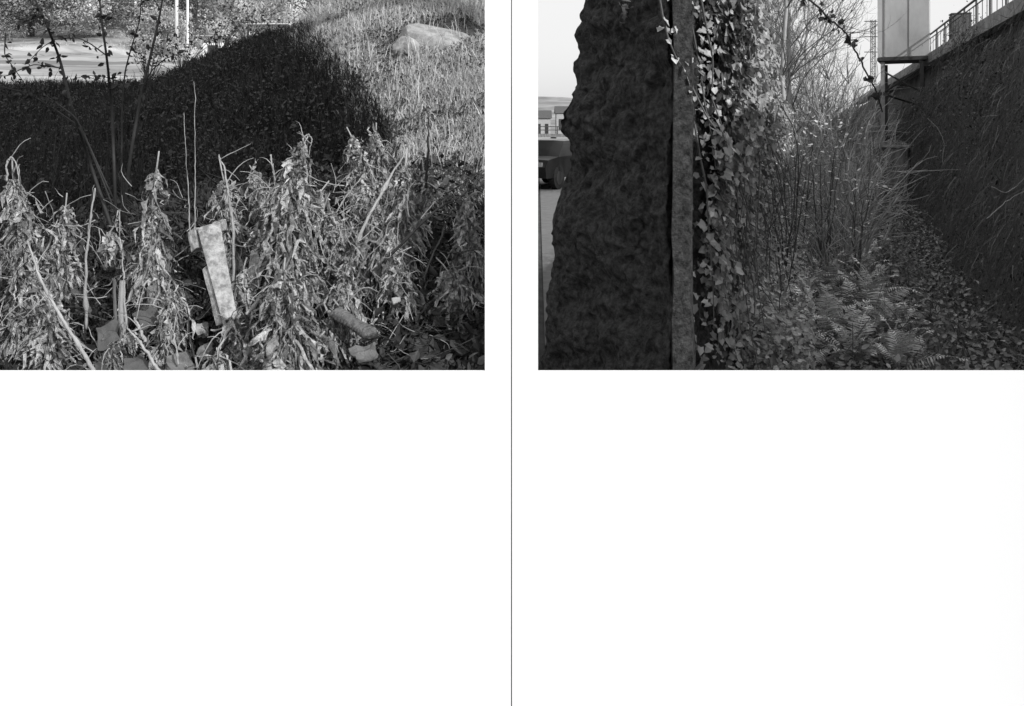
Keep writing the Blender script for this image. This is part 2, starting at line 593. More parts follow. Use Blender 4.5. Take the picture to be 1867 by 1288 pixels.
mb = MB()
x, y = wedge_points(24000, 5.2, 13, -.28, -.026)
k = x > shadow_edge(y)
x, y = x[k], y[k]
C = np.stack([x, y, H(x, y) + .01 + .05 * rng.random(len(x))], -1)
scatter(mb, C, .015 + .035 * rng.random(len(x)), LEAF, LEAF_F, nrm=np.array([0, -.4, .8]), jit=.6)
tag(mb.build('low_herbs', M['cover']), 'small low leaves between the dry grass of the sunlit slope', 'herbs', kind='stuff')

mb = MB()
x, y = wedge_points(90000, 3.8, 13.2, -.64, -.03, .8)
k = x < shadow_edge(y) + .05
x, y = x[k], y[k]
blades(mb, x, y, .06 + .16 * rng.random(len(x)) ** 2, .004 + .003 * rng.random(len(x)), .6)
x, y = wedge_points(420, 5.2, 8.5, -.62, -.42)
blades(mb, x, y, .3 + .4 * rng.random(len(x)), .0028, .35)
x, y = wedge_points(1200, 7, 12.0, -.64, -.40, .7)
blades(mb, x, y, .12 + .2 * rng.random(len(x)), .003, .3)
tag(mb.build('shade_grass', M['grass_shade']), 'short grass coloured dark to deepen the shade on the slope', 'grass', kind='stuff')

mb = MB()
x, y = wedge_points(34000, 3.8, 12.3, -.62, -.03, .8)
k = x < shadow_edge(y) + .08 * rng.normal(size=len(x))
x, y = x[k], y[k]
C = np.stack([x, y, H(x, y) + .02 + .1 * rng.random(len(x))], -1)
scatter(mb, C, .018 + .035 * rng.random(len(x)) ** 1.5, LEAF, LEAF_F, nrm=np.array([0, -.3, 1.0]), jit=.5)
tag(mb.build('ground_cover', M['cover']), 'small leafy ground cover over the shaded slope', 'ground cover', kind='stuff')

# litter of dry leaves and stems under the weeds
mb = MB()
x, y = wedge_points(9000, 3.6, 6.2, -.62, -.03)
C = np.stack([x, y, H(x, y) + .01 + .07 * rng.random(len(x))], -1)
scatter(mb, C, .03 + .06 * rng.random(len(x)), LEAF, LEAF_F, nrm=np.array([0, -.2, .7]), jit=.7)
x, y = wedge_points(2600, 3.6, 5.6, -.62, -.03)
C = np.stack([x, y, H(x, y) + .02 + .16 * rng.random(len(x))], -1)
scatter(mb, C, .025 + .05 * rng.random(len(x)), LEAF, LEAF_F, nrm=np.array([0, -.3, .6]), jit=.8)
n = 2600
x, y = wedge_points(n, 3.6, 6.0, -.62, -.03)
for i in range(n):
    az, l = rng.uniform(0, 6.28), rng.uniform(.08, .3)
    b = np.array([x[i], y[i], hz(x[i], y[i]) + rng.uniform(.01, .1)])
    e = b + np.array([math.cos(az) * l, math.sin(az) * l, rng.normal(0, .08)])
    mb.tube([b, (b + e) / 2 + rng.normal(0, .012, 3), e], [.003, .0025, .0012], 3, False)
tag(mb.build('leaf_litter', M['litter']), 'dry litter of leaves and stems beneath the weeds', 'leaf litter', kind='stuff')


# ------------------------------------------------------------------ the withered weeds
def curve_pts(A, B, bend, n=12, wob=.008):
    A, B = np.asarray(A, float), np.asarray(B, float)
    t = np.linspace(0, 1, n)[:, None]
    p = A * (1 - t) + B * t + np.asarray(bend) * (4 * t * (1 - t))
    w = np.cumsum(rng.normal(0, wob, (n, 3)), 0) * np.sin(t * math.pi)
    return p + w


def hanging_leaves(mb, stem, n, spread, lmin, lmax, s0=.12, s1=.985, wide=.02, g=rng):
    """crumpled ribbons that hang down from the stem, three points across and seven along"""
    K = 10
    k = len(stem)
    nodes = np.sort(g.random(max(9, n // 38)) ** 1.05)
    s = nodes[g.integers(0, len(nodes), n)] + g.normal(0, .018, n)
    s = s0 + (s1 - s0) * np.clip(s, 0, 1)
    f = s * (k - 1)
    i = np.clip(f.astype(int), 0, k - 2)
    st = stem[i] + (stem[i + 1] - stem[i]) * (f - i)[:, None]
    az = g.uniform(0, 2 * math.pi, n)
    out = np.stack([np.cos(az), np.sin(az), np.zeros(n)], -1)
    depth = 1 - s
    nphase = np.floor(s * 60)
    reach = spread * (.05 + depth ** .95) * g.uniform(.05, 1.1, n) * (.75 + .45 * np.sin(nphase * 12.9 + 3 * az))
    Ln = g.uniform(lmin * .5, lmax * .85, n) * (.5 + .6 * np.minimum(1, depth * 1.6))
    t = np.linspace(0, 1, K)
    o = np.sqrt(t)[None, :, None] * reach[:, None, None] * out[:, None]
    dn = (t ** 1.35)[None, :] * Ln[:, None] - .14 * Ln[:, None] * np.sin(np.minimum(t * 2.2, 1) * math.pi)[None]
    stiff = g.random(n) < .05
    dn[stiff] *= g.uniform(-.5, .6, stiff.sum())[:, None]
    path = st[:, None] + o
    path[:, :, 2] -= dn
    path += np.cumsum(g.normal(0, 1, (n, K, 3)), 1) * (.021 * (Ln / .2))[:, None, None] * t[None, :, None] ** .5
    prof = np.array([.2, .35, .75, 1.0, 1.05, .95, .85, .7, .45, .12])
    W = .58 * wide * g.uniform(.25, 1.5, n)[:, None] ** 1.2 * prof[None] * g.uniform(.45, 1.5, (n, K))
    a0 = g.uniform(0, 6.283, n)[:, None] + np.cumsum(g.normal(0, .95, (n, K)), 1)
    side = np.stack([np.cos(a0), np.sin(a0), g.normal(0, .35, (n, K))], -1)
    nrm = np.stack([-np.sin(a0), np.cos(a0), g.normal(0, .3, (n, K))], -1)
    Lf = path - side * W[:, :, None]
    Rt = path + side * W[:, :, None]
    Mid = path + nrm * W[:, :, None] * g.normal(.5, .7, (n, K))[:, :, None]
    V = np.stack([Lf, Mid, Rt], 2)
    b = np.arange(n)[:, None] * (K * 3)
    q = []
    for r in range(K - 1):
        for c in range(2):
            q.append([r * 3 + c, r * 3 + c + 1, r * 3 + c + 4, r * 3 + c + 3])
    q = np.array(q)
    mb.add(V.reshape(-1, 3), (b[:, :, None] + q[None]).reshape(-1, 4))


def weed(tip, base, d, spread, n, label, lean=0, lmin=.10, lmax=.26, wide=.017, s0=.1, group='withered weeds in the foreground', rad=.008, twigs=8, s1=.95, dbase=None):
    T = P(tip[0], tip[1], d)
    B = P(base[0], base[1], dbase or d)
    B[2] = hz(B[0], B[1])
    st = curve_pts(B, T, (lean + random.uniform(-.07, .07), random.uniform(-.08, .08), 0), 12, .014)
    org = tuple(B)
    o = thing('withered_weed', org, label, 'weed', group)
    MB().tube(st, np.linspace(rad, rad * .45, len(st)), 7).build('stalk', M['stalk'], o, org=org, smooth=True)
    m = MB()
    hanging_leaves(m, st, int(n * 1.5), spread, lmin, lmax, s0=s0, wide=wide, s1=s1)
    m.build('withered_leaves', M['dead'], o, org=org)
    for _ in range(twigs):
        f = random.uniform(.35, .92)
        k = int(f * (len(st) - 1))
        az = random.uniform(0, 6.28)
        l = random.uniform(.08, .24)
        e = st[k] + np.array([math.cos(az) * l * .9, math.sin(az) * l * .6, l * random.uniform(-1.0, .8)])
        MB().tube(curve_pts(st[k], e, (0, 0, .03), 6, .004), np.linspace(.003, .0012, 6), 5).build('twig', M['stalk'], o, org=org)
    return o


weed((22, 290), (40, 640), 4.2, .13, 520, 'shaggy withered weed hung with curled leaves at the left edge of the slope', lmax=.3)
weed((122, 352), (100, 640), 4.7, .15, 300, 'withered weed with bare drooping top between the left-edge weed and a pale upright stick', lmax=.26, s1=.9)
weed((290, 276), (330, 640), 4.2, .14, 560, 'tall narrow withered weed leaning just left of the concrete post', lean=-.03, lmax=.28)
weed((399, 284), (440, 600), 4.5, .10, 260, 'withered weed with a pale bent stalk rising behind the concrete post', lean=.05, s0=.4, lmax=.24)
weed((455, 302), (450, 560), 5.0, .13, 300, 'short ragged weed behind the right side of the concrete post')
weed((494, 282), (520, 540), 4.8, .07, 220, 'slim bare-tipped weed stalk left of the largest weed', s1=.8)
weed((562, 248), (545, 660), 4.2, .19, 950, 'largest withered weed, a broad shaggy cone in the middle of the clump', lmax=.3, twigs=10)
weed((600, 330), (590, 640), 4.5, .18, 480, 'dense shaggy weed close behind the right flank of the largest weed')
weed((632, 232), (620, 560), 5.0, .12, 420, 'pointed withered weed with a thin bare tip, standing right of the largest weed')
weed((686, 224), (690, 560), 5.1, .13, 560, 'pointed withered weed with a leafy tip, tallest in the right half of the clump')
weed((742, 272), (660, 560), 4.7, .15, 560, 'leaning withered weed with a thick pale diagonal stalk near the dark stick', lean=.02, rad=.012)
weed((770, 290), (720, 560), 5.0, .14, 420, 'withered weed around the foot of the tall dark stick')
weed((520, 470), (505, 672), 3.9, .26, 850, 'low spreading mound of withered leaves at the bottom centre of the slope', lmin=.12, lmax=.3, wide=.02)
weed((660, 430), (665, 640), 4.3, .20, 520, 'low mound of withered leaves left of the shaded corner', wide=.018)
weed((450, 470), (430, 672), 4.1, .15, 300, 'low withered weed on the ground right of the concrete post', wide=.015)
weed((60, 520), (90, 676), 3.95, .16, 360, 'low withered weed under the long bent stalk at the left', wide=.015)
weed((325, 520), (310, 650), 4.0, .12, 280, 'low withered weed in front of the foot of the concrete post', wide=.015)
weed((742, 430), (748, 650), 4.6, .18, 420, 'dark ragged weed on the border of the shaded corner', lmax=.24)
weed((850, 345), (830, 640), 4.55, .2, 420, 'drooping weed in the shade at the right edge of the slope', lean=.05, lmax=.24)
weed((795, 470), (800, 650), 4.5, .2, 330, 'low shaded weed in the dark corner beside the white margin', lmax=.24)
weed((602, 380), (590, 600), 4.5, .12, 360, 'tattered weed between the largest weed and the two pointed ones', lean=.06, wide=.015)
weed((700, 330), (640, 600), 4.6, .14, 420, 'tattered weed bending left under the pointed weeds', lean=-.08, wide=.015)
weed((640, 520), (540, 640), 4.05, .12, 420, 'collapsed weed lying across the ground above the crushed container', lean=.05, wide=.015)
weed((250, 600), (150, 660), 3.95, .1, 240, 'collapsed weed lying across the ground below the split stump', wide=.014)
weed((420, 640), (520, 676), 3.85, .1, 260, 'collapsed weed lying at the foot of the low mound', wide=.014)
weed((432, 575), (400, 650), 3.85, .09, 200, 'small heap of withered leaves against the foot of the concrete post', wide=.014)
# distant thinner weeds behind
for i, (tx, ty, bx, dd, lab) in enumerate([(430, 330, 430, 5.6, 'small pale weed tuft in the shade line behind the concrete post'),
                                           (530, 300, 535, 5.4, 'small ragged weed half hidden behind the largest weed'),
                                           (655, 290, 655, 5.6, 'small weed between the two pointed weeds'),
                                           (215, 384, 225, 5.0, 'thin nearly bare weed left of the tall narrow one')]):
    weed((tx, ty), (bx, 520), dd, .12, 220 if i < 3 else 70, lab, twigs=3)


# loose straw caught between the weeds
mb = MB()
for _ in range(380):
    px_, py_, d_ = random.uniform(540, 790) if random.random() < .65 else random.uniform(0, 560), random.uniform(330, 660), random.uniform(4.0, 5.1)
    b_ = P(px_, py_, d_)
    if b_[2] < hz(b_[0], b_[1]):
        b_[2] = hz(b_[0], b_[1]) + .02
    dv_ = unit(rng.normal(0, 1, 3) + np.array([0, 0, .15])) * random.uniform(.05, .22)
    mb.tube(curve_pts(b_, b_ + dv_, rng.normal(0, .012, 3), 6, .003), np.linspace(.0024, .0009, 6), 3, False)
tag(mb.build('straw', M['stalk']), 'loose dry straw tangled between the withered weeds', 'straw', kind='stuff')
# bare stalks and sticks
def stick(name, pts, r0, r1, m, label, cat='stick', n=7, grp=None):
    p = np.array([P(*q) for q in pts])
    t = np.linspace(0, 1, len(p))
    tt = np.linspace(0, 1, max(10, 3 * len(p)))
    q = np.stack([np.interp(tt, t, p[:, k]) for k in range(3)], -1)
    q[1:-1] = (q[:-2] + q[1:-1] * 2 + q[2:]) / 4
    q += rng.normal(0, .0025, q.shape)
    org = tuple(q[0])
    tq = np.linspace(0, 1, len(q) * 3)
    q = np.stack([np.interp(tq, np.linspace(0, 1, len(q)), q[:, k]) for k in range(3)], -1)
    q += rng.normal(0, .0010, q.shape)
    rr = np.linspace(r0 * .85, r1 * .5, len(q)) * rng.uniform(.85, 1.15, len(q))
    for kn in rng.uniform(.08, .92, 3):
        rr *= 1 + .4 * np.exp(-((tq - kn) / .02) ** 2)
    mb_ = MB().tube(q, rr, n)
    if r0 > .0045 and m is not M['stemdk']:
        for kn in rng.uniform(.25, .95, 3):
            b_ = q[int(kn * (len(q) - 1))]
            e_ = b_ + rng.normal(0, .05, 3) + np.array([0, 0, .03])
            mb_.tube(curve_pts(b_, e_, (0, 0, .01), 5, .003), np.linspace(.003, .001, 5), 4)
    o = mb_.build(name, m, org=org, smooth=True)
    return tag(o, label, cat, grp)


stick('bent_stalk', [(178, 690, 3.8), (150, 640, 3.82), (100, 560, 3.9), (72, 505, 3.95), (50, 440, 4.0)], .012, .007, M['stalk'], 'long thick pale stalk bent diagonally across the lower left of the slope', 'stalk')
stick('dry_shoot', [(156, 600, 4.3), (158, 470, 4.3), (163, 410, 4.3), (174, 341, 4.3)], .009, .007, M['stalk'], 'upright pale stick with a blunt top, between two weeds at the left', 'stalk')
stick('dry_shoot', [(228, 610, 4.1), (226, 520, 4.1), (222, 462, 4.15), (216, 385, 4.2)], .006, .003, M['stalk'], 'thin dry stalk rising above the split stump', 'stalk')
stick('dry_shoot', [(424, 560, 4.25), (426, 420, 4.25), (420, 370, 4.25), (408, 305, 4.25), (399, 282, 4.25)], .009, .005, M['stalk'], 'pale curved stalk passing in front of the concrete post', 'stalk')
stick('dry_shoot', [(355, 430, 4.9), (356, 300, 4.9), (354, 150, 4.9)], .004, .0025, M['stalk'], 'taller of the two thin straight stems before the dark slope', 'stem')
stick('dry_shoot', [(347, 430, 5.0), (342, 320, 5.0), (336, 205, 5.0)], .004, .0025, M['stalk'], 'shorter of the two thin straight stems before the dark slope', 'stem')
stick('dark_stick', [(776, 345, 4.7), (780, 290, 4.7), (781, 250, 4.7), (781, 211, 4.7)], .009, .006, M['stemdk'], 'tall dark upright stick at the right end of the weeds')
stick('dry_shoot', [(600, 560, 4.3), (655, 430, 4.4), (700, 345, 4.5), (742, 272, 4.6)], .014, .008, M['stalk'], 'thick pale diagonal stalk leaning to the right through the weeds', 'stalk')
stick('dry_shoot', [(508, 480, 4.2), (515, 380, 4.2), (500, 320, 4.2), (493, 281, 4.2)], .008, .005, M['stalk'], 'pale stick with a hooked foot left of the largest weed', 'stalk')
stick('arched_shoot', [(700, 480, 4.1), (745, 430, 4.1), (800, 378, 4.1), (850, 350, 4.1), (868, 342, 4.1), (880, 352, 4.1)], .009, .005, M['stemdk'], 'dark arched stem reaching out over the shaded corner', 'stem')
stick('arched_shoot', [(770, 510, 4.1), (790, 460, 4.1), (812, 415, 4.1), (822, 385, 4.1)], .006, .004, M['stemdk'], 'short dark stem slanting up inside the shaded corner', 'stem')
stick('dry_shoot', [(815, 462, 4.2), (850, 458, 4.2), (890, 452, 4.2)], .006, .004, M['stemdk'], 'dark stick lying level at the right edge of the slope', 'stick')
stick('dry_shoot', [(298, 690, 3.7), (268, 640, 3.75), (232, 600, 3.8)], .011, .007, M['stalk'], 'broken pale stick with a frayed end low at the left', 'stick')
stick('dry_shoot', [(268, 625, 3.8), (256, 603, 3.82), (245, 580, 3.86)], .010, .008, M['stalk'], 'short pale stick just above the frayed broken one', 'stick')
stick('dry_shoot', [(325, 665, 3.75), (318, 625, 3.78), (313, 590, 3.8)], .006, .004, M['stalk'], 'thin white twig standing near the bottom left of the post', 'twig')
stick('dry_shoot', [(385, 603, 3.9), (420, 600, 3.9), (450, 596, 3.95)], .005, .003, M['stalk'], 'thin pale twig lying level below the concrete post', 'twig')
stick('dark_stick', [(395, 640, 3.8), (425, 620, 3.82), (460, 590, 3.85)], .011, .006, M['stemdk'], 'dark forked stick lying below the post near the bottom edge')
stick('dry_shoot', [(612, 390, 4.5), (640, 345, 4.5), (675, 310, 4.5)], .005, .003, M['stalk'], 'thin arching straw between the two pointed weeds', 'straw')
stick('dry_shoot', [(448, 575, 4.0), (475, 545, 4.05), (505, 512, 4.1), (512, 480, 4.1)], .012, .007, M['stalk'], 'crooked pale root-like stalk at the left foot of the largest weed', 'stalk')
stick('dry_shoot', [(372, 690, 3.75), (350, 640, 3.8), (340, 560, 3.9)], .008, .005, M['stemdk'], 'dark slanting stem under the foot of the concrete post', 'stem')

# split stump
so = P(222, 600, 4.0)
so[2] = hz(so[0], so[1])
st = thing('split_stump', tuple(so), 'short split stump with pale exposed wood standing low at the left', 'stump')
for (ax, ay, bx, by, r, nm) in ((222, 620, 222, 512, .013, 'pale_half'), (214, 620, 209, 510, .009, 'outer_half'), (231, 600, 227, 514, .006, 'splinter')):
    a, b = P(ax, ay, 4.0), P(bx, by, 4.0)
    MB().tube(curve_pts(a, b, (0, 0, 0), 6, .002), np.linspace(r, r * .75, 6), 6).build(nm, M['stalk'] if nm != 'outer_half' else M['bark'], st, org=tuple(so))

# loop of dry stem on top of the largest weed
stick('dry_loop', [(556, 300, 4.2), (552, 262, 4.2), (557, 246, 4.2), (566, 246, 4.2), (568, 258, 4.2), (562, 285, 4.2)], .006, .004, M['stalk'], 'looped dry stem curling over the tip of the largest weed', 'stem')
stick('dry_loop', [(12, 330, 4.15), (14, 295, 4.15), (22, 285, 4.15), (31, 298, 4.15), (34, 340, 4.15)], .006, .004, M['stalk'], 'looped dry stem curling over the weed at the left edge', 'stem')


# ------------------------------------------------------------------ broken concrete and rubbish among the weeds
def slab_between(mb, quad, th):
    """quad: four corner points (front face); thickened away from the viewer"""
    q = np.array(quad)
    nrm = np.cross(q[1] - q[0], q[3] - q[0])
    nrm /= np.linalg.norm(nrm)
    if nrm[1] < 0:
        nrm = -nrm
    b = q + nrm * th
    v = np.r_[q, b]
    mb.add(v, np.array([[0, 1, 2, 3], [7, 6, 5, 4], [0, 4, 5, 1], [1, 5, 6, 2], [2, 6, 7, 3], [3, 7, 4, 0]]))


def rough(o, cuts=3, amp=.006, scale=20.0, seed=1, bev=.004):
    """bevel, subdivide and roughen a blocky mesh in place"""
    import bmesh
    bm = bmesh.new()
    bm.from_mesh(o.data)
    bmesh.ops.remove_doubles(bm, verts=bm.verts, dist=1e-5)
    bmesh.ops.recalc_face_normals(bm, faces=bm.faces)
    if bev:
        bmesh.ops.bevel(bm, geom=list(bm.edges), offset=bev, segments=2, affect='EDGES', profile=.5)
    bmesh.ops.subdivide_edges(bm, edges=bm.edges, cuts=cuts, use_grid_fill=True)
    from mathutils import noise
    for v in bm.verts:
        p = v.co * scale + Vector((seed * 7.1, seed * 3.3, 0))
        v.co += noise.noise_vector(p) * amp + noise.noise_vector(p * 3.1) * amp * .4
    bm.to_mesh(o.data)
    bm.free()
    return o


b0 = P(400, 560, 4.3)
b0[2] = hz(b0[0], b0[1])
post = thing('concrete_post', tuple(b0), 'broken pale concrete post with a square head leaning among the weeds', 'post')
mb = MB()
slab_between(mb, [P(360, 416, 4.06), P(400, 404, 4.10), P(436, 592, 3.96), P(409, 600, 3.92)], .05)
rough(mb.build('shaft', M['concrete'], post, org=tuple(b0)), 3, .004, 22, 1)
mb = MB()
slab_between(mb, [P(342, 424, 4.1), P(354, 415, 4.07), P(360, 452, 4.05), P(347, 460, 4.08)], .05)
rough(mb.build('side_flange', M['concrete'], post, org=tuple(b0)), 3, .004, 25, 2)
mb = MB()
slab_between(mb, [P(386, 407, 4.11), P(408, 400, 4.12), P(412, 420, 4.12), P(392, 426, 4.11)], .06)
rough(mb.build('head', M['concrete'], post, org=tuple(b0)), 3, .004, 25, 3)
mb = MB()
slab_between(mb, [P(368, 492, 4.03), P(378, 482, 4.02), P(404, 590, 3.95), P(394, 596, 3.96)], .04)
rough(mb.build('lower_chip', M['concrete'], post, org=tuple(b0)), 3, .004, 25, 4)

def fragment(name, quad, th, m, label, cat, seed, amp=.02):
    c = np.mean(quad, 0)
    quad = [c + (q - c) * random.uniform(.6, .95) - np.array([0, 0, .02]) for q in quad]
    mb = MB()
    slab_between(mb, quad, th)
    o = rough(mb.build(name, m, org=tuple(c)), 3, amp, 18, seed)
    return tag(o, label, cat)

fragment('concrete_fragment', [P(459, 452, 4.35), P(470, 448, 4.38), P(482, 500, 4.3), P(462, 532, 4.25)], .04, M['concrete'], 'narrow pale concrete fragment standing right of the leaning post', 'fragment', 5)
fragment('stone_slab', [P(167, 582, 3.95), P(216, 568, 4.0), P(222, 618, 3.9), P(180, 636, 3.85)], .025, M['slab'], 'flat grey slab lying left of the split stump', 'slab', 6)
fragment('stone_slab', [P(236, 560, 4.1), P(290, 545, 4.2), P(300, 585, 4.1), P(252, 600, 4.0)], .025, M['slab'], 'flat grey slab tilted behind the split stump', 'slab', 7)
fragment('stone_slab', [P(290, 636, 3.8), P(345, 622, 3.9), P(372, 676, 3.75), P(318, 690, 3.7)], .03, M['slabpale'], 'cracked pale slab on the ground at the bottom left of the post', 'slab', 8)
fragment('stone_slab', [P(352, 618, 3.95), P(390, 606, 4.0), P(398, 636, 3.9), P(366, 646, 3.88)], .03, M['slabpale'], 'small pale block lying below the concrete post', 'slab', 9)
fragment('stone_slab', [P(220, 640, 3.8), P(262, 630, 3.85), P(285, 672, 3.75), P(225, 682, 3.7)], .02, M['slab'], 'grey slab under the frayed stick at the bottom', 'slab', 10)
fragment('stone_slab', [P(352, 582, 4.05), P(380, 575, 4.1), P(386, 603, 4.05), P(360, 606, 4.0)], .03, M['rock'], 'broken white chip of rubble just under the post foot', 'slab', 12)
fragment('stone_slab', [P(632, 626, 3.9), P(690, 612, 3.95), P(705, 640, 3.85), P(650, 662, 3.8)], .02, M['slabpale'], 'pale flat piece of rubble under the crushed container', 'slab', 11)
fragment('white_scrap', [P(712, 535, 4.1), P(732, 531, 4.12), P(735, 544, 4.1), P(716, 548, 4.08)], .01, M['rock'], 'small bright white scrap right of the crushed container', 'scrap', 13, .004)

# crushed ribbed plastic container
A, B = P(612, 570, 4.0), P(680, 612, 3.9)
ax = B - A
ln = np.linalg.norm(ax)
ax = ax / ln
k = 90
t = np.linspace(0, 1, k)
prof = .045 + .0022 * np.sin(t * 85) + .004 * np.sin(t * 9) - .02 * (t > .93) * (t - .93) / .07
m = MB().tube(A + np.outer(t * ln, ax), prof, 22)
v = m.V[0]
c = A + np.outer(np.clip((v - A) @ ax, 0, ln), ax)
off = v - c
off[:, 1] *= .45
off[:, 2] *= .55
m.V[0] = c + off + rng.normal(0, .0012, v.shape)
co = m.build('crushed_container', M['plastic'], org=tuple(A), smooth=True)
tag(co, 'crushed ribbed plastic container lying on the ground among the weeds', 'container')

# boulder on the slope
def boulder(name, c, r, sq, m, seed, parent=None, org=None, amp=.22):
    import bmesh
    from mathutils import noise
    fr_ = random.Random(seed)
    facets = []
    for _ in range(9):
        fn = Vector((fr_.gauss(0, 1), fr_.gauss(0, 1) - .3, abs(fr_.gauss(0, .9)))).normalized()
        ext = math.sqrt((fn.x * sq[0]) ** 2 + (fn.y * sq[1]) ** 2 + (fn.z * sq[2]) ** 2)
        facets.append((fn, ext * fr_.uniform(.7, .9)))
    bm = bmesh.new()
    bmesh.ops.create_icosphere(bm, subdivisions=5, radius=1)
    for v in bm.verts:
        p = v.co.copy()
        q = p + Vector((seed * 5.1, 2.2, seed))
        k = 1 + amp * noise.noise(q * 1.2) + amp * .35 * noise.noise(q * 3.1) + .03 * noise.noise(q * 9)
        e = Vector((math.copysign(abs(p.x) ** .75, p.x), math.copysign(abs(p.y) ** .75, p.y), math.copysign(abs(p.z) ** .8, p.z)))
        w = Vector((e.x * sq[0], e.y * sq[1], e.z * sq[2])) * (r * k)
        for fn, fd in facets:
            over = w.dot(fn) - fd * r
            if over > 0:
                w -= fn * over * .88
        v.co = w
    me = bpy.data.meshes.new(name)
    bm.to_mesh(me)
    bm.free()
    me.materials.append(m)
    for p in me.polygons:
        p.use_smooth = True
    o = bpy.data.objects.new(name, me)
    COL.objects.link(o)
    o.location = c
    return o

g = ray_ground(795, 92, 6)
bo = boulder('boulder', (g[0], g[1] + .28, g[2] + .04), .42, (1.12, .8, .56), M['rock'], 5)
bo.rotation_euler = (R(8), R(12), R(20))
tag(bo, 'large pale smooth boulder lying in the grass high on the sunlit slope', 'boulder')
bo2 = boulder('boulder', (g[0] - .26, g[1] + .02, g[2] + .03), .15, (1, .8, .75), M['rock'], 8)
tag(bo2, 'smaller pale rock at the left foot of the large boulder', 'rock')

# ------------------------------------------------------------------ leafy shrub in front of the bright field
sb = P(215, 470, 5.2)
sb[2] = hz(sb[0], sb[1])
shrub = thing('leafy_shrub', tuple(sb), 'thin dark shrub with arching leafy stems before the pale field', 'shrub')
stems = [
    ([(205, 420), (165, 300), (130, 195), (110, 110), (85, 45), (60, -10)], .011),
    ([(212, 420), (208, 300), (204, 190), (194, 100), (186, 45), (181, -10)], .010),
    ([(220, 420), (240, 270), (258, 170), (275, 100), (288, 45), (298, -10)], .011),
    ([(222, 380), (222, 190), (228, 130), (240, 85), (255, 38), (258, -10)], .006),
    ([(215, 400), (150, 235), (100, 200), (50, 170), (0, 158), (-15, 155)], .006),
    ([(205, 360), (140, 215), (105, 190), (80, 172)], .005),
    ([(192, 100), (165, 80), (145, 70), (125, 70), (100, 72), (75, 88), (55, 110)], .004),
    ([(112, 125), (85, 120), (60, 118), (35, 128), (10, 140), (-10, 136)], .004),
    ([(75, 30), (62, 34), (45, 38), (30, 40)], .004),
    ([(255, 175), (275, 130), (300, 108), (325, 98)], .004),
    ([(222, 150), (190, 140), (160, 138), (130, 145)], .003),
    ([(10, 60), (8, 100), (22, 120), (50, 160)], .004),
]
lm = MB()
for pl, r in stems:
    p = np.array([P(a, b, 5.2 + .15 * math.sin(a * .05 + b * .02)) for a, b in pl])
    tt = np.linspace(0, 1, len(p) * 4)
    q = np.stack([np.interp(tt, np.linspace(0, 1, len(p)), p[:, k]) for k in range(3)], -1)
    q[1:-1] = (q[:-2] + q[1:-1] * 2 + q[2:]) / 4
    MB().tube(q, np.linspace(r * 1.0, r * .5, len(q)), 6).build('stem', M['stemdk'], shrub, org=tuple(sb), smooth=True)
    top = q[q[:, 2] > 1.72]
    if len(top) > 1:
        n = int(6 + np.linalg.norm(np.diff(top, axis=0), axis=1).sum() * (34 if r < .0045 else 26))
        f = rng.uniform(0, len(top) - 1.001, n)
        i = f.astype(int)
        C = top[i] + (top[i + 1] - top[i]) * (f - i)[:, None]
        C = C + rng.normal(0, .012, C.shape)
        scatter(lm, C, rng.uniform(.022, .05, n), LEAF, LEAF_F, up=np.array([0, 0, -.2]))
lm.build('leaves', M['leafdk'], shrub, org=tuple(sb))
# fine twiggy growth along the crest of the hill
for i, (a, b, lab) in enumerate([(270, 150, 'small twiggy bush low on the left crest of the shaded hill'), (330, 122, 'small twiggy bush below the two pale poles'),
                                 (395, 100, 'small twiggy bush where the crest starts to climb'), (450, 80, 'small twiggy bush left of the white roof on the crest')]):
    g = np.array([(a - CX) / FPX * 12.2, 12.2, 0])
    g[2] = hz(g[0], g[1])
    o = thing('crest_bush', tuple(g), lab, 'bush', 'twiggy bushes on the crest')
    mt, ml = MB(), MB()
    C = []
    for _ in range(26):
        e = g + np.array([rng.normal(0, .28), rng.normal(0, .12), rng.uniform(.25, .75)])
        q = curve_pts(g, e, (0, 0, .05), 7, .012)
        mt.tube(q, np.linspace(.006, .002, 7), 4, False)
        C += [q[j] + rng.normal(0, .025, 3) for j in (3, 4, 5, 6, 6, 5)]
    C = np.array(C)
    scatter(ml, C, rng.uniform(.03, .06, len(C)), LEAF, LEAF_F)
    mt.build('twigs', M['bark'], o, org=tuple(g))
    ml.build('leaves', M['cover'], o, org=tuple(g))

# bushes high on the slope
def leafy_bush(name, c, w, h, n, m, label, cat='bush', lsz=.09, grp=None, clumps=14):
    c = np.array(c, float)
    o = thing(name, tuple(c), label, cat, grp)
    mt, ml = MB(), MB()
    for _ in range(clumps):
        e = c + np.array([rng.normal(0, w * .4), rng.normal(0, w * .3), h * rng.uniform(.35, .95)])
        q = curve_pts(c, e, rng.normal(0, .05 * h, 3), 6, .02 * h)
        mt.tube(q, np.linspace(.03 * h * .4, .004 * h, 6), 4, False)
        k = n // clumps
        C = e + rng.normal(0, 1, (k, 3)) * np.array([w * .17, w * .15, h * .12])
        scatter(ml, C, lsz * rng.uniform(.5, 1.3, k), LEAF, LEAF_F, nrm=np.array([0, -.2, .5]))
    mt.build('branches', M['bark'], o, org=tuple(c))
    ml.build('leaves', m, o, org=tuple(c))
    return o

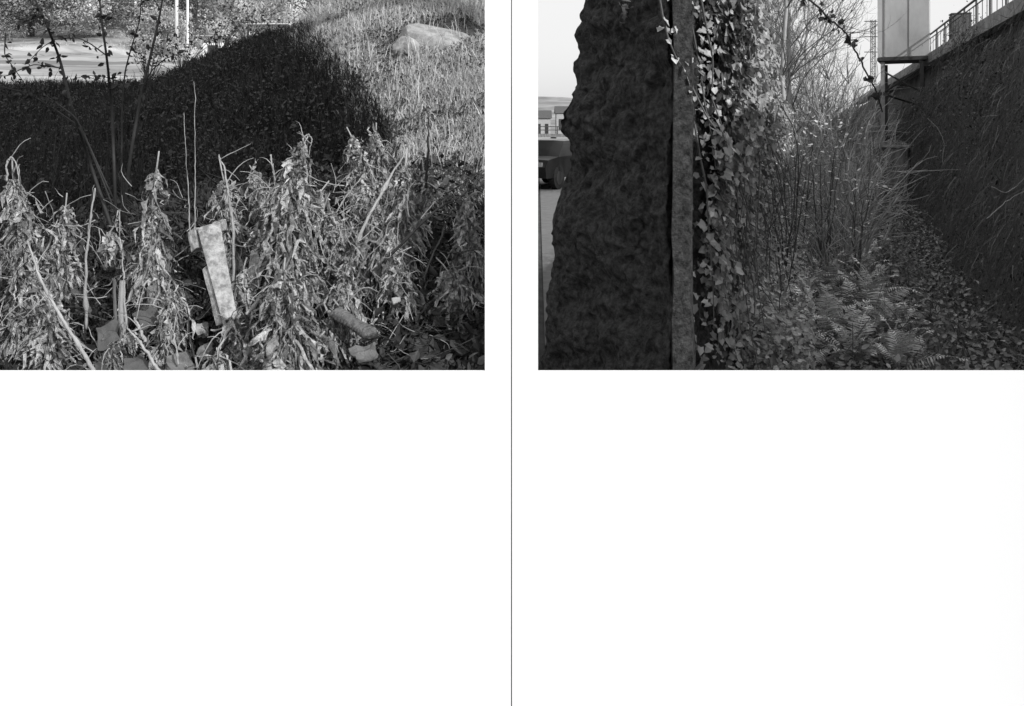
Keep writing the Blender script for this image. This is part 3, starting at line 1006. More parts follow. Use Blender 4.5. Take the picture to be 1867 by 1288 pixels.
for (px, d, w, h, lab, mm) in [(655, 20, 2.2, 1.2, 'low grey bush in the tall grass above the shadow', 'crownpale'), (760, 17, 1.6, .9, 'dark bush just above and left of the boulder', 'cover'),
                               (840, 18, 2.2, 1.1, 'leafy bush above and right of the boulder', 'crown'), (880, 15, 1.2, .8, 'bush at the top right corner of the slope', 'cover'),
                               (585, 22, 2.4, 1.4, 'dark bush on the skyline above the tip of the shadow', 'crown')]:
    xx = (px - CX) / FPX * d
    leafy_bush('slope_bush', (xx, d, hz(xx, d)), w, h, 1500, M[mm], lab, grp='bushes on the upper slope', lsz=.08)

# ------------------------------------------------------------------ far left: poles, roofs, houses and trees on the hillside
for px, d, bot, r, lab in ((322, 40, 92, .085, 'thicker of the two pale poles beyond the crest'), (342, 44, 104, .065, 'thinner of the two pale poles beyond the crest')):
    a = P(px, bot, d)
    a[2] = hz(a[0], a[1])
    o = thing('pole', tuple(a), lab, 'pole')
    MB().tube([a, a + np.array([0, 0, 5]), a + np.array([0.02, 0, 10])], [r, r * .9, r * .8], 10).build('shaft', M['white'], o, org=tuple(a), smooth=True)
    MB().tube([a, a + np.array([0, 0, .12])], [r * 2, r * 2], 10).build('foot', M['concrete'], o, org=tuple(a))

def house(c, w, dp, h, label, roof_m, wall_m, rz=0, nwin=3, pitch=.35):
    c = np.array(c, float)
    o = thing('house', tuple(c), label, 'house', None, rz)
    MB().box((0, 0, h / 2), (w, dp, h)).build('wall', wall_m, o)
    mb = MB()
    e = .25
    v = [(-w / 2 - e, -dp / 2 - e, h + .003), (w / 2 + e, -dp / 2 - e, h + .003), (w / 2 + e, dp / 2 + e, h + .003), (-w / 2 - e, dp / 2 + e, h + .003), (-w / 2 - e, 0, h + dp * pitch), (w / 2 + e, 0, h + dp * pitch)]
    mb.add(v, [np.array([[0, 1, 5, 4], [2, 3, 4, 5], [3, 2, 1, 0]]), np.array([[0, 4, 3], [1, 2, 5]])])
    mb.build('roof', roof_m, o)
    for i in range(nwin):
        xx = (i + .5) / nwin * w - w / 2
        wn = MB().box((xx, -dp / 2 - .03, h * .58), (w / nwin * .45, .06, h * .4)).build('window', M['glass'], o)
        MB().box((xx, -dp / 2 - .05, h * .36), (w / nwin * .55, .1, .06)).build('sill', wall_m, wn)
    return o

def on_hill(px, d):
    xx = (px - CX) / FPX * d
    return (xx, d, hz(xx, d))

c = P(493, 47, 26); house((c[0], 26, c[2] - 1.68), .95, 1.2, 1.62, 'low white hut whose bright roof shows just over the apex of the shaded hill', M['white'], M['white'], 0, 2, .1)
c = P(397, 68, 30); house((c[0], 30, c[2] - 1.34), .7, .9, 1.3, 'tiny white hut showing over the crest right of the poles', M['white'], M['white'], 0, 1, .1)
house(on_hill(205, 82), 3.6, 3, 2.2, 'pale house on the far hillside between the middle shrub stems', M['roofpale'], M['white'], R(10))
house(on_hill(35, 74), 3.2, 3, 2.4, 'pale house high on the far hillside at the left edge', M['roofpale'], M['white'], R(-8))
house(on_hill(262, 66), 2.0, 2.2, 1.8, 'narrow bright house on the far hillside left of the poles', M['roofpale'], M['white'], R(4), 2)
house(on_hill(440, 78), 3.6, 3, 2.0, 'wide pale house on the far hillside above the crest bushes', M['roofpale'], M['white'], R(-5), 4)

def crown_tree(name, c, h, w, n, label, m, grp, lsz=.45, trunk_m='bark'):
    c = np.array(c, float)
    o = thing(name, tuple(c), label, 'tree', grp)
    mt, ml = MB(), MB()
    top = c + np.array([rng.normal(0, .04 * h), 0, h * .8])
    tr = curve_pts(c, top, rng.normal(0, .02 * h, 3), 8, .01 * h)
    mt.tube(tr, np.linspace(.035 * h, .008 * h, 8), 6)
    K = 20
    for j in range(K):
        s = rng.uniform(.25, 1)
        b = tr[int(s * 7)]
        az = rng.uniform(0, 6.28)
        rad = w * .5 * math.sqrt(max(.1, 1 - (s - .45) ** 2 * 1.9)) * rng.uniform(.45, 1)
        e = b + np.array([math.cos(az) * rad, math.sin(az) * rad, h * rng.uniform(.0, .2)])
        mt.tube(curve_pts(b, e, (0, 0, .02 * h), 5, .01 * h), np.linspace(.012 * h, .003 * h, 5), 4, False)
        k = n // K
        C = e + rng.normal(0, 1, (k, 3)) * np.array([.12 * w, .12 * w, .075 * h])
        scatter(ml, C, lsz * rng.uniform(.4, 1.2, k), LEAF, LEAF_F, nrm=np.array([0, -.2, .5]))
    mt.build('trunk', M[trunk_m], o, org=tuple(c))
    ml.build('crown', M[m], o, org=tuple(c))
    return o

protos = {}
hill_trees = []
spots = [(-20, 55), (20, 62), (55, 58), (95, 66), (130, 56), (150, 75), (170, 62), (240, 60), (285, 70), (300, 56), (225, 95), (20, 95), (90, 88), (120, 105), (60, 110), (180, 110),
         (330, 75), (360, 62), (390, 80), (420, 70), (455, 78), (480, 66), (505, 85), (535, 72), (260, 100), (300, 110), (350, 105), (400, 110), (450, 100), (500, 110), (550, 100), (590, 85)]
for i, (px, d) in enumerate(spots):
    kind = ('dark', 'pale', 'dark', 'pale', 'mid')[i % 5]
    c = on_hill(px, d)
    lab = {'dark': 'dark rounded tree on the far hillside', 'pale': 'pale leafless-looking tree on the far hillside', 'mid': 'grey bushy tree on the far hillside'}[kind]
    if kind not in protos:
        protos[kind] = crown_tree('hillside_tree', c, {'dark': 5.0, 'pale': 4.2, 'mid': 4.4}[kind], 4.2, 6000, lab, {'dark': 'crown', 'pale': 'crownpale', 'mid': 'crownpale'}[kind], 'trees on the far hillside', .17)
        o = protos[kind]
    else:
        o = copy_tree(protos[kind])
        o.location = c
        s = rng.uniform(.75, 1.5)
        o.scale = (s, s, s * rng.uniform(.8, 1.2))
        o.rotation_euler = (0, 0, rng.uniform(0, 6.28))
hx = np.linspace(-95, -8, 140)
hy = np.linspace(47.5, 150, 120)
X, Y = np.meshgrid(hx, hy)
idx = np.arange(X.size).reshape(X.shape)
F = np.stack([idx[:-1, :-1], idx[:-1, 1:], idx[1:, 1:], idx[1:, :-1]], -1).reshape(-1, 4)
M['hillside'] = mat('pale_hillside', .16, .5, .16, .95, tone2=.4, lo=.38, hi=.6)
tag(MB().add(np.c_[X.ravel(), Y.ravel(), (H(X, Y) + .12).ravel()], F).build('hillside', M['hillside'], smooth=True), None, None, kind='structure')
# scrub covering the hillside
mb = MB()
n = 24000
y = rng.uniform(47.5, 130, n); x = rng.uniform(-.68, -.2, n) * y
k = vnoise(x, y, .35, 61) > -.12
x, y, n = x[k], y[k], int(k.sum())
C = np.stack([x, y, H(x, y) + .2 * rng.random(n)], -1)
scatter(mb, C, (.08 + .2 * rng.random(n)) * y / 60, TUFT, TUFT_F, nrm=np.array([0, -1, .3]), up=np.array([0, 0, 1.5]), jit=.5)
tag(mb.build('hillside_scrub', M['crownpale']), 'pale scrub covering the far hillside', 'scrub', kind='stuff')

# ------------------------------------------------------------------ right: the stone pier with its rendered jamb
def ravine(a, y, z):
    return np.array([a + AXIS * y, y, z])

from mathutils import noise as mnoise
so = (.46, 3.6, 0)
pier = thing('stone_pier', so, 'massive dark rough stone wall end filling the near left of the ravine view', 'wall')
nu, nv = 260, 330
zt = 2.32
V = []
for j in range(nv):
    z = -.05 + (zt + .05) * j / (nv - 1)
    f = (z - .6) / 1.55
    # outline in plan, near corner first, running back to the left edge, then behind
    xl = .127 + .155 * np.clip(f, -.4, 1.4) + .012 * math.sin(z * 9) + .02 * math.sin(z * 3.7 + 1) - .03 * math.exp(-((z - 1.62) / .12) ** 2)
    near = np.array([.573, 3.20])
    xl = xl * 1.083
    left = np.array([xl, 3.9])
    back = np.array([xl + .16, 4.2])
    rear = np.array([.86, 3.72])
    ring = [near, left, back, rear]
    L = [np.linalg.norm(ring[(i + 1) % 4] - ring[i]) for i in range(4)]
    cum = np.r_[0, np.cumsum(L)]
    for i in range(nu):
        s = i / nu * cum[-1]
        k = min(3, int(np.searchsorted(cum, s, 'right') - 1))
        t = (s - cum[k]) / L[k]
        p = ring[k] * (1 - t) + ring[(k + 1) % 4] * t
        q = Vector((p[0], p[1], z))
        dv = mnoise.noise_vector(q * 4.0) * .045 + mnoise.noise_vector(q * 10) * .034 + mnoise.noise_vector(q * 24) * .020 + mnoise.noise_vector(q * 55) * .008
        ed = min(1.0, min(t, 1 - t) * 8) if k in (0, 3) else 1
        V.append((p[0] + dv.x * (.5 + .5 * ed), p[1] + dv.y * (.3 + .7 * ed), z + dv.z * .5))
idx = np.arange(nu * nv).reshape(nv, nu)
F = np.stack([idx[:-1], np.roll(idx, -1, 1)[:-1], np.roll(idx, -1, 1)[1:], idx[1:]], -1).reshape(-1, 4)
MB().add(V, [F, idx[-1]]).build('stone_body', M['stone'], pier, org=so, smooth=True)
# smooth jamb: a strip right of the groove, from about photo row 230 down; it is the end of the pier beside the near corner
mb = MB()
jd = unit(np.array([.95, .30]))                # the jamb turns back to the right
for z0, z1 in ((0, 2.31),):
    a = np.array([.574, 3.150])
    b = a + np.array([.080, .035])
    q = [a, b, b + np.array([.03, .12]), a + np.array([.03, .12])]
    v = [(p[0], p[1], z) for z in (z0, z1) for p in q]
    mb.add(v, np.array([[3, 2, 1, 0], [4, 5, 6, 7], [0, 1, 5, 4], [1, 2, 6, 5], [2, 3, 7, 6], [3, 0, 4, 7]]))
rough(mb.build('jamb', M['stone'], pier, org=so), 14, .011, 10, 3, .018)

# ------------------------------------------------------------------ ivy-clad wall running back from the pier
wo = tuple(ravine(-.48, 3.4, 0))
mb = MB()
ys = np.linspace(3.6, 16, 60)
for sgn in (0,):
    V, Fq = [], []
    for i, yv in enumerate(ys):
        top = 1.98 - .3 * float(ss(4.5, 8, yv)) + .05 * math.sin(yv * 2.1) + .03 * math.sin(yv * 5.3)
        for a, z in ((-.40, -.2), (-.40, top), (-.68, top), (-.68, -.2)):
            V.append(ravine(a, yv, z if z > 0 else min(0, hz(a + AXIS * yv, yv)) - .2))
    for i in range(len(ys) - 1):
        for k in range(4):
            Fq.append([4 * i + k, 4 * i + (k + 1) % 4, 4 * i + 4 + (k + 1) % 4, 4 * i + 4 + k])
    mb.add(V, [np.array(Fq), np.array([[0, 3, 2, 1]]), np.array([[0, 1, 2, 3]]) + 4 * (len(ys) - 1)])
tag(mb.build('garden_wall', M['stone'], org=wo), 'old stone wall hidden under ivy, running back from the rough pier', 'wall')

io = tuple(ravine(-.3, 4.0, 0))
ivy = thing('ivy', io, 'bright glossy ivy spilling over the top and side of the old wall behind the pier', 'ivy')
mb = MB()
n = 34000
y = 3.45 + 12.5 * rng.random(n) ** 1.5
hgt = rng.random(n) ** .42
z = .15 + (2.12 - .3 * ss(4.5, 8, y)) * hgt - .9 * (1 - hgt) * ss(4, 6, y)
keep = rng.random(n) < np.where(z < 1.25, .45, 1.0)
y, z, hgt, n = y[keep], z[keep], hgt[keep], int(keep.sum())
puff = .06 + .16 * vnoise(y * 1.0, z * 1.0, 2.6, 31) + .08 * rng.random(n) + .08 * hgt
a = -.40 + np.clip(puff, 0.02, .32) * rng.random(n) ** .4
x = a + AXIS * y
C = np.stack([x, y, z], -1)
scatter(mb, C, (.012 + .026 * rng.random(n)) * np.clip(1.25 - .05 * (y - 3), .9, 1.3), IVY, IVY_F, nrm=np.array([.9, -.5, .5]), jit=.55, up=np.array([.2, 0, -1.0]))
n = 5200
y = 3.45 + 9 * rng.random(n) ** 1.6
a = rng.uniform(-.72, -.2, n)
C = np.stack([a + AXIS * y, y, 2.03 - .3 * ss(4.5, 8, y) + .22 * rng.random(n) * (1 + .5 * vnoise(y, a, 3, 4))], -1)
scatter(mb, C, .014 + .026 * rng.random(n), IVY, IVY_F, nrm=np.array([.3, -.5, .8]), jit=.6)
n = 420
yy_ = rng.uniform(3.3, 3.7, n)
C = np.stack([rng.uniform(.655, .80, n) * yy_ / 3.45, yy_, rng.uniform(.4, 2.2, n)], -1)
scatter(mb, C, .014 + .026 * rng.random(n), IVY, IVY_F, nrm=np.array([.2, -.9, .4]), jit=.6, up=np.array([.2, 0, -1.0]))
mb.build('leaves', M['ivy'], ivy, org=io)
mb = MB()
for _ in range(34):
    yv = 3.5 + 8 * random.random() ** 1.6
    z0 = random.uniform(1.2, 2.2)
    p0 = ravine(-.32, yv, z0)
    p1 = ravine(-.30 + random.uniform(0, .25), yv + random.uniform(-.4, .4), max(.05, z0 - random.uniform(.6, 1.5)))
    mb.tube(curve_pts(p0, p1, (.05, 0, .0), 9, .02), np.linspace(.004, .0018, 9), 4, False)
mb.build('vines', M['bark'], ivy, org=io)

# hanging strands of large ivy in front of the pier corner
strands = [
    ([(1200, -20), (1208, 30), (1218, 70), (1230, 100), (1248, 130), (1262, 190)], 3.09, .040, 'near ivy strand hanging down the face of the pier from above the picture'),
    ([(1275, -20), (1282, 20), (1290, 60), (1300, 110), (1298, 180), (1320, 240), (1332, 268)], 3.19, .050, 'large-leaved ivy strand hanging at the right corner of the pier'),
    ([(1245, -20), (1262, 50), (1275, 120), (1285, 190), (1300, 260), (1305, 310)], 3.26, .036, 'ivy strand between the pier corner and the large-leaved strand'),
    ([(1310, -20), (1312, 60), (1330, 130), (1335, 200), (1345, 260)], 3.46, .038, 'ivy strand dangling over the wall just behind the pier corner'),
    ([(1262, 200), (1275, 280), (1288, 340), (1292, 420), (1300, 520), (1302, 600)], 3.29, .034, 'low thin ivy strand trailing beside the rendered jamb'),
    ([(1235, 90), (1262, 160), (1290, 215), (1325, 262), (1330, 290)], 3.22, .045, 'short ivy spray crossing the pier corner'),
]
for pl, d, sz, lab in strands:
    p = np.array([P(a, b, d + .02 * k) for k, (a, b) in enumerate(pl)])
    tt = np.linspace(0, 1, len(p) * 4)
    q = np.stack([np.interp(tt, np.linspace(0, 1, len(p)), p[:, k]) for k in range(3)], -1)
    org = tuple(q[0])
    o = thing('ivy_strand', org, lab, 'ivy', 'ivy strands at the pier corner')
    MB().tube(q, np.linspace(.005, .002, len(q)), 5).build('vine', M['bark'], o, org=org)
    n = 15
    f = rng.uniform(0, len(q) - 1.01, n)
    i = f.astype(int)
    C = q[i] + (q[i + 1] - q[i]) * (f - i)[:, None] + rng.normal(0, .018, (n, 3))
    m = MB()
    scatter(m, C, sz * .72 * rng.uniform(.5, 1.3, n), IVY, IVY_F, nrm=np.array([.5, -.9, .5]), jit=.45, up=np.array([0, 0, -1.2]))
    m.build('leaves', M['ivylit'], o, org=org)

# ------------------------------------------------------------------ the right bank: creepers, coping, railing
mb = MB()
n = 75000
y = 3.0 + 22 * rng.random(n) ** 1.5
f = rng.random(n)
a0 = bank_toe(y) - .12
a = a0 + (2.9 - a0) * f
x = a + AXIS * y
cl = vnoise(x * 1.0, y * 1.0, 3.2, 41)
k = rng.random(n) < .55 + .9 * vnoise(x * 1.0 + f * 2, y, 4.0, 43) + .4 * vnoise(x, f * 6, 3.0, 44)
x, y, cl, n = x[k], y[k], cl[k], int(k.sum())
nb = np.array([-.88, .29, .36])
z = H(x, y)
C = np.stack([x, y, z], -1) + nb * ((.02 + .16 * rng.random(n) * (1 + 1.6 * cl))[:, None])
scatter(mb, C, .018 + .035 * rng.random(n) ** 1.5, LEAF, LEAF_F, nrm=nb * .9, jit=.6, up=np.array([0, 0, -.8]))
STRIP = [(-.014, 0, 0), (.014, 0, 0), (.013, .5, .10), (-.013, .5, .10), (0, 1, .04)]
n = 15000
y = 4.0 + 20 * rng.random(n) ** 1.4
f = rng.random(n) ** .8
a0 = bank_toe(y) - .1
a = a0 + (2.9 - a0) * f
k = vnoise(a * 2, y, 2.4, 71) > -.05
y, a, n = y[k], a[k], int(k.sum())
x = a + AXIS * y
C = np.stack([x, y, H(x, y)], -1) + nb * (.10 + .2 * rng.random(n))[:, None]
scatter(mb, C, .12 + .28 * rng.random(n) ** 1.5, STRIP, [(0, 1, 2, 3), (3, 2, 4)], nrm=nb * 1.2, jit=.5, up=np.array([0, 0, -2.2]))
n = 3000
y = 4.0 + 22 * rng.random(n) ** 1.3
x = 2.86 + rng.normal(0, .07, n) + AXIS * y
C = np.stack([x, y, 3.12 + .16 * vnoise(x, y, 1.5, 77) + .1 * rng.random(n)], -1)
scatter(mb, C, .05 + .2 * rng.random(n) ** 2, STRIP, [(0, 1, 2, 3), (3, 2, 4)], nrm=nb, jit=.7, up=np.array([-.5, 0, -1.2]))
tag(mb.build('bank_creeper', M['creeper']), 'dense dark creeper leaves covering the steep right bank', 'creeper', kind='stuff')
mb = MB()
for _ in range(1000):
    yv = 3.2 + 20 * random.random() ** 1.5
    f = random.uniform(.25, 1.0)
    a0 = float(bank_toe(yv))
    pts = []
    ln = random.uniform(.2, .7)
    dy = random.gauss(0, .12)
    for s in np.linspace(0, 1, 7):
        aa = a0 + (3.0 - a0) * max(.0, f - s * ln)
        yy = yv + dy * s
        xx = aa + AXIS * yy
        pts.append(np.array([xx, yy, hz(xx, yy)]) + nb * random.uniform(.12, .3))
    mb.tube(pts, np.linspace(.0024, .0012, 7), 3, False)
tag(mb.build('bank_vines', M['bark']), 'tangle of thin bare vines hanging down the steep right bank', 'vines', kind='stuff')
# a few larger hanging clumps and bare arching stems on the bank
for i, (px, py, d, lab) in enumerate([(1725, 190, 9.0, 'dark overhanging creeper clump high on the right bank'), (1800, 60, 9.0, 'ragged creeper clump just under the coping at the right'),
                                      (1660, 260, 12.0, 'creeper clump hanging beside the concrete pier'), (1840, 150, 8.0, 'creeper clump at the right edge of the bank'),
                                      (1690, 330, 8.5, 'creeper clump low on the bank above the ferns')]):
    g = ray_ground(px, py, 4)
    o = thing('creeper_clump', tuple(g), lab, 'creeper', 'creeper clumps on the bank')
    m, mv = MB(), MB()
    n = 1100
    t = rng.random(n)
    C = g + rng.normal(0, 1, (n, 3)) * np.array([.22, .25, .16]) + nb * .16 + np.array([-.25, 0, -.75])[None] * (t ** 1.5)[:, None]
    scatter(m, C, .02 + .035 * rng.random(n), LEAF, LEAF_F, nrm=nb, jit=.7, up=np.array([0, 0, -1]))
    m.build('leaves', M['creeper'], o, org=tuple(g))
    for _ in range(26):
        a = g + rng.normal(0, .2, 3) + nb * .2
        mv.tube(curve_pts(a, a + np.array([rng.normal(-.2, .15), rng.normal(0, .2), -rng.uniform(.4, 1.1)]), nb * .1, 7, .02), np.linspace(.005, .002, 7), 4, False)
    mv.build('vines', M['bark'], o, org=tuple(g))
for i, (pl, d, lab) in enumerate([([(1808, 340), (1830, 352), (1850, 345), (1872, 320)], 6.2, 'thin bare stem looping across the right edge of the bank'),
                                  ([(1800, 400), (1825, 375), (1850, 358), (1875, 345)], 6.3, 'thin bare stem slanting up at the right edge of the bank'),
                                  ([(1690, 215), (1712, 235), (1722, 262), (1718, 300)], 8.0, 'pale broken twig caught on the middle of the bank')]):
    stick('bare_shoot', [(a, b, d) for a, b in pl], .004, .0025, M['barkpale'], lab, 'stem')

# coping
mb = MB()
ys = np.arange(3.0, 40, 1.2)
co = tuple(ravine(3.05, 12, 3.3))
cop = thing('coping_wall', co, 'pale concrete coping running along the top of the right bank under the railing', 'coping')
V, Fq = [], []
yy = np.linspace(2.6, 48, 90)
for i, yv in enumerate(yy):
    for a, z in ((2.80, 3.15), (2.80, 3.36), (3.28, 3.36), (3.28, 3.15)):
        V.append(ravine(a, yv, z))
for i in range(len(yy) - 1):
    for k in range(4):
        Fq.append([4 * i + k, 4 * i + (k + 1) % 4, 4 * i + 4 + (k + 1) % 4, 4 * i + 4 + k])
ew = []  # block added out of view to keep sun off the lower ivy
for a, yv in ((2.88, .47), (3.3, .47), (3.3, 4.6), (2.88, 4.6)):
    ew.append(ravine(a, yv, 0))
v = [(p[0], p[1], z) for z in (0, 3.86) for p in ew]
MB().add(v, np.array([[3, 2, 1, 0], [4, 5, 6, 7], [0, 1, 5, 4], [1, 2, 6, 5], [2, 3, 7, 6], [3, 0, 4, 7]])).build('unseen_shade_wall', M['concdark'], cop, org=co)
M['coping'] = mat('coping_concrete', .26, .4, 4, .9, .4, 30)
mb.add(V, [np.array(Fq), np.array([[0, 3, 2, 1]]), np.array([[0, 1, 2, 3]]) + 4 * (len(yy) - 1)]).build('coping', M['coping'], cop, org=co)

# railing
ro = tuple(ravine(3.1, 14, 3.34))
rail = thing('railing', ro, 'dark metal railing with thin bars along the coping above the right bank', 'railing')
y0, y1 = 6.0, 21.4
def rail_part(name, z, r):
    MB().tube([ravine(3.1, yv, z) for yv in np.linspace(y0, y1, 12)], r, 6).build(name, M['steel'], rail, org=ro)
rail_part('top_rail', 3.98, .022)
rail_part('rail', 3.88, .012)
rail_part('rail', 3.42, .012)
for yv in np.arange(y1, y0, -1.15):
    MB().box(ravine(3.1, yv, 3.66), (.025, .025, .62)).build('post', M['steel'], rail, org=ro)
for yv in np.arange(y0, y1, .38):
    MB().tube([ravine(3.1, yv, 3.42), ravine(3.1, yv, 3.88)], .006, 4, False).build('bar', M['steel'], rail, org=ro)

# pale wall with graffiti beyond the railing
gw = tuple(ravine(4.4, 18, 3.28))
wall = thing('graffiti_wall', gw, 'pale rendered wall with dark spray-painted scribbles behind the railing', 'wall')
q0, q1 = ravine(4.4, 12, 0), ravine(4.4, 22.6, 0)
mid = (q0 + q1) / 2
dirv = (q1 - q0)[:2]
ang = math.atan2(dirv[1], dirv[0])
MB().box((mid[0], mid[1], 3.72), (np.linalg.norm(dirv), .25, 1.0), rz=ang).build('wall_face', M['white'], wall, org=gw)
mb = MB()
for i in range(9):
    yc = 14.5 + i * .9
    t = np.linspace(0, 2 * math.pi * random.uniform(.7, 1.2), 22)
    zc = 3.75 + .15 * random.random()
    r1, r2 = random.uniform(.14, .3), random.uniform(.15, .3)
    pts = [ravine(4.4 - .145, yc + r1 * math.cos(u + i) * 1.3 + .08 * math.sin(3 * u), zc + r2 * math.sin(u)) for u in t]
    mb.tube(pts, .022, 5)
    pts = [ravine(4.4 - .147, yc + .25 + .1 * math.sin(4 * s), zc - .3 + .65 * s) for s in np.linspace(0, 1, 9)]
    mb.tube(pts, .02, 5)
mb.build('graffiti', M['paint'], wall, org=gw)
cb = tuple(ravine(3.7, 20.6, 3.28))
cab = thing('utility_cabinet', cb, 'dark grey cabinet standing behind the railing left of the graffiti', 'cabinet')
c = np.array(cb)
MB().box(c + np.array([0, 0, .55]), (.42, .3, 1.06), rz=R(-15), bev=.02).build('body', M['slab'], cab, org=cb)
MB().box(c + np.array([0, 0, 1.10]), (.43, .31, .03), rz=R(-15)).build('lid', M['steel'], cab, org=cb)

# ------------------------------------------------------------------ the box on its steel frame
fl = np.array([8.33, 20.0])
e1 = np.array([.892, -.452])
e2 = np.array([.452, .892])
W = 1.06
bc = fl + e1 * W / 2 + e2 * .55
zb0 = 3.2
to = (bc[0], bc[1], 1.3)
tower = thing('steel_tower', to, 'tall grey sheet-metal box raised on a dark braced steel frame beside the bank', 'tower')
rot = math.atan2(e1[1], e1[0])
MB().box((bc[0], bc[1], zb0 + 2.05), (W, 1.1, 3.9), rz=rot, bev=.015).build('box', M['sheet'], tower, org=to)
MB().box((bc[0], bc[1], zb0 + .065), (W + .02, 1.12, .07), rz=rot).build('base_frame', M['steel'], tower, org=to)
for s, nm in ((.14, 'panel_seam'), (.62, 'panel_seam')):
    cc = fl + e1 * W * s - e2 * .006
    MB().box((cc[0], cc[1], zb0 + 2.05), (.03 if s < .5 else .008, .02, 3.86), rz=rot).build(nm, M['galv'], tower, org=to)
# legs: flanged columns
for k, (u, v) in enumerate(((.10, .1), (.86, .1), (.10, 1.0), (.86, 1.0))):
    p = fl + e1 * W * u + e2 * v
    zbot = 1.28 if u < .5 else max(1.2, hz(p[0], p[1]) - .1)
    lg = MB()
    lg.box((p[0], p[1], (zbot + zb0) / 2), (.016, .1, zb0 - zbot), rz=rot)
    for sg in (-1, 1):
        q = p + e2 * .055 * sg
        lg.box((q[0], q[1], (zbot + zb0) / 2), (.085, .012, zb0 - zbot), rz=rot)
    lg.build('leg', M['galv'] if k == 0 else M['steel'], tower, org=to)
def bar(a, b, r=.02):
    MB().tube([a, b], r, 6).build('brace', M['steel'], tower, org=to)
def fp(u, v, z):
    p = fl + e1 * W * u + e2 * v
    return np.array([p[0], p[1], z])
bar(fp(.10, .1, 2.55), fp(.10, 1.0, 3.05))
bar(fp(.10, .1, 2.5), fp(.86, .1, 3.05), .025)
bar(fp(.10, .1, 3.0), fp(.86, .1, 2.5), .022)
bar(fp(.10, .1, 2.48), fp(.86, 1.0, 2.2), .022)
bar(fp(.10, .1, 1.4), fp(.86, .1, 1.85), .022)

pl = fl + e1 * .22 + e2 * .3
po = (pl[0], pl[1], float(hz(pl[0], pl[1])) - .3)
pr = thing('concrete_pier', po, 'streaked concrete footing with rubble on top, under the steel frame', 'footing')
rough(MB().box((pl[0], pl[1], .24), (.86, .9, 2.08), rz=rot).build('block', M['concdark'], pr, org=po), 4, .025, 6, 4, .03)
MB().box((pl[0], pl[1], 1.29), (.95, 1.0, .06), rz=rot, bev=.01).build('cap', M['rock'], pr, org=po)
m = MB()
n = 500
xy = rng.uniform(-.42, .42, (n, 2))
C = np.stack([pl[0] + xy[:, 0], pl[1] + xy[:, 1], 1.32 + .16 * np.maximum(0, 1 - np.hypot(xy[:, 0] - .1, xy[:, 1] - .1) * 2.2) * rng.random(n)], -1)
scatter(m, C, .03 + .05 * rng.random(n), LEAF, LEAF_F, nrm=np.array([0, -.2, 1]), jit=.5)
m.build('rubble_layer', M['rock'], pr, org=po)['kind'] = 'stuff'

# lattice mast far beyond
mo = P(1592, 262, 60)
mo[2] = hz(mo[0], mo[1])
mast = thing('lattice_mast', tuple(mo), 'thin dark lattice mast with short cross-arms left of the metal box', 'mast')
zt = 9.3
for sx in (-.14, .14):
    for sy in (-.14, .14):
        MB().tube([mo + np.array([sx, sy, 0]), np.array([mo[0] + sx * .8, mo[1] + sy * .8, zt])], .025, 4).build('leg', M['steel'], mast, org=tuple(mo))
m = MB()
zz = np.arange(mo[2] + .2, zt - .3, .34)
for i, z in enumerate(zz):
    s = .14 if i % 2 else -.14
    for sy in (-.14, .14):
        m.tube([(mo[0] - s, mo[1] + sy, z), (mo[0] + s, mo[1] + sy, z + .34)], .016, 4, False)
m.build('lattice', M['steel'], mast, org=tuple(mo))
for z in (9.2, 8.15, 7.1):
    MB().tube([(mo[0] - .6, mo[1], z), (mo[0] + .3, mo[1], z)], .03, 5).build('cross_arm', M['steel'], mast, org=tuple(mo))

# ------------------------------------------------------------------ bare trees and scrub beyond the ravine
def bare_tree(h, seed, nb1=16, spread=.5, r0=None):
    g = random.Random(seed)
    gr = np.random.default_rng(seed)
    mt, mbx = MB(), MB()
    r0 = r0 or h * .0072
    n = 14
    tr = np.zeros((n, 3))
    tr[:, 2] = np.linspace(-.1, h, n)
    tr[:, :2] += np.cumsum(gr.normal(0, h * .006, (n, 2)), 0)
    mt.tube(tr, np.linspace(r0, r0 * .15, n), 7)
    def grow(p, d, l, r, lev):
        k = 6
        pts = [p]
        dd = d.copy()
        for _ in range(k):
            dd = unit(dd + gr.normal(0, .16, 3) + np.array([0, 0, .09]))
            pts.append(pts[-1] + dd * l / k)
        mbx.tube(pts, np.linspace(r, r * .3, k + 1), 4 if lev else 5, False)
        if lev < 3:
            for j in range((5, 4, 3)[lev]):
                i = g.randint(2, k)
                nd = unit(dd + gr.normal(0, .55, 3))
                grow(np.array(pts[i]), nd, l * g.uniform(.4, .65), max(r * .5, .0025), lev + 1)
    for j in range(nb1):
        s = g.uniform(.22, .97)
        p = tr[int(s * (n - 1))]
        az = g.uniform(0, 6.28)
        d = unit(np.array([math.cos(az) * spread, math.sin(az) * spread, g.uniform(.35, .9)]))
        grow(p, d, h * g.uniform(.14, .3) * (1.15 - s * .6), r0 * .27 * (1.1 - s * .6), 0)
    return mt, mbx

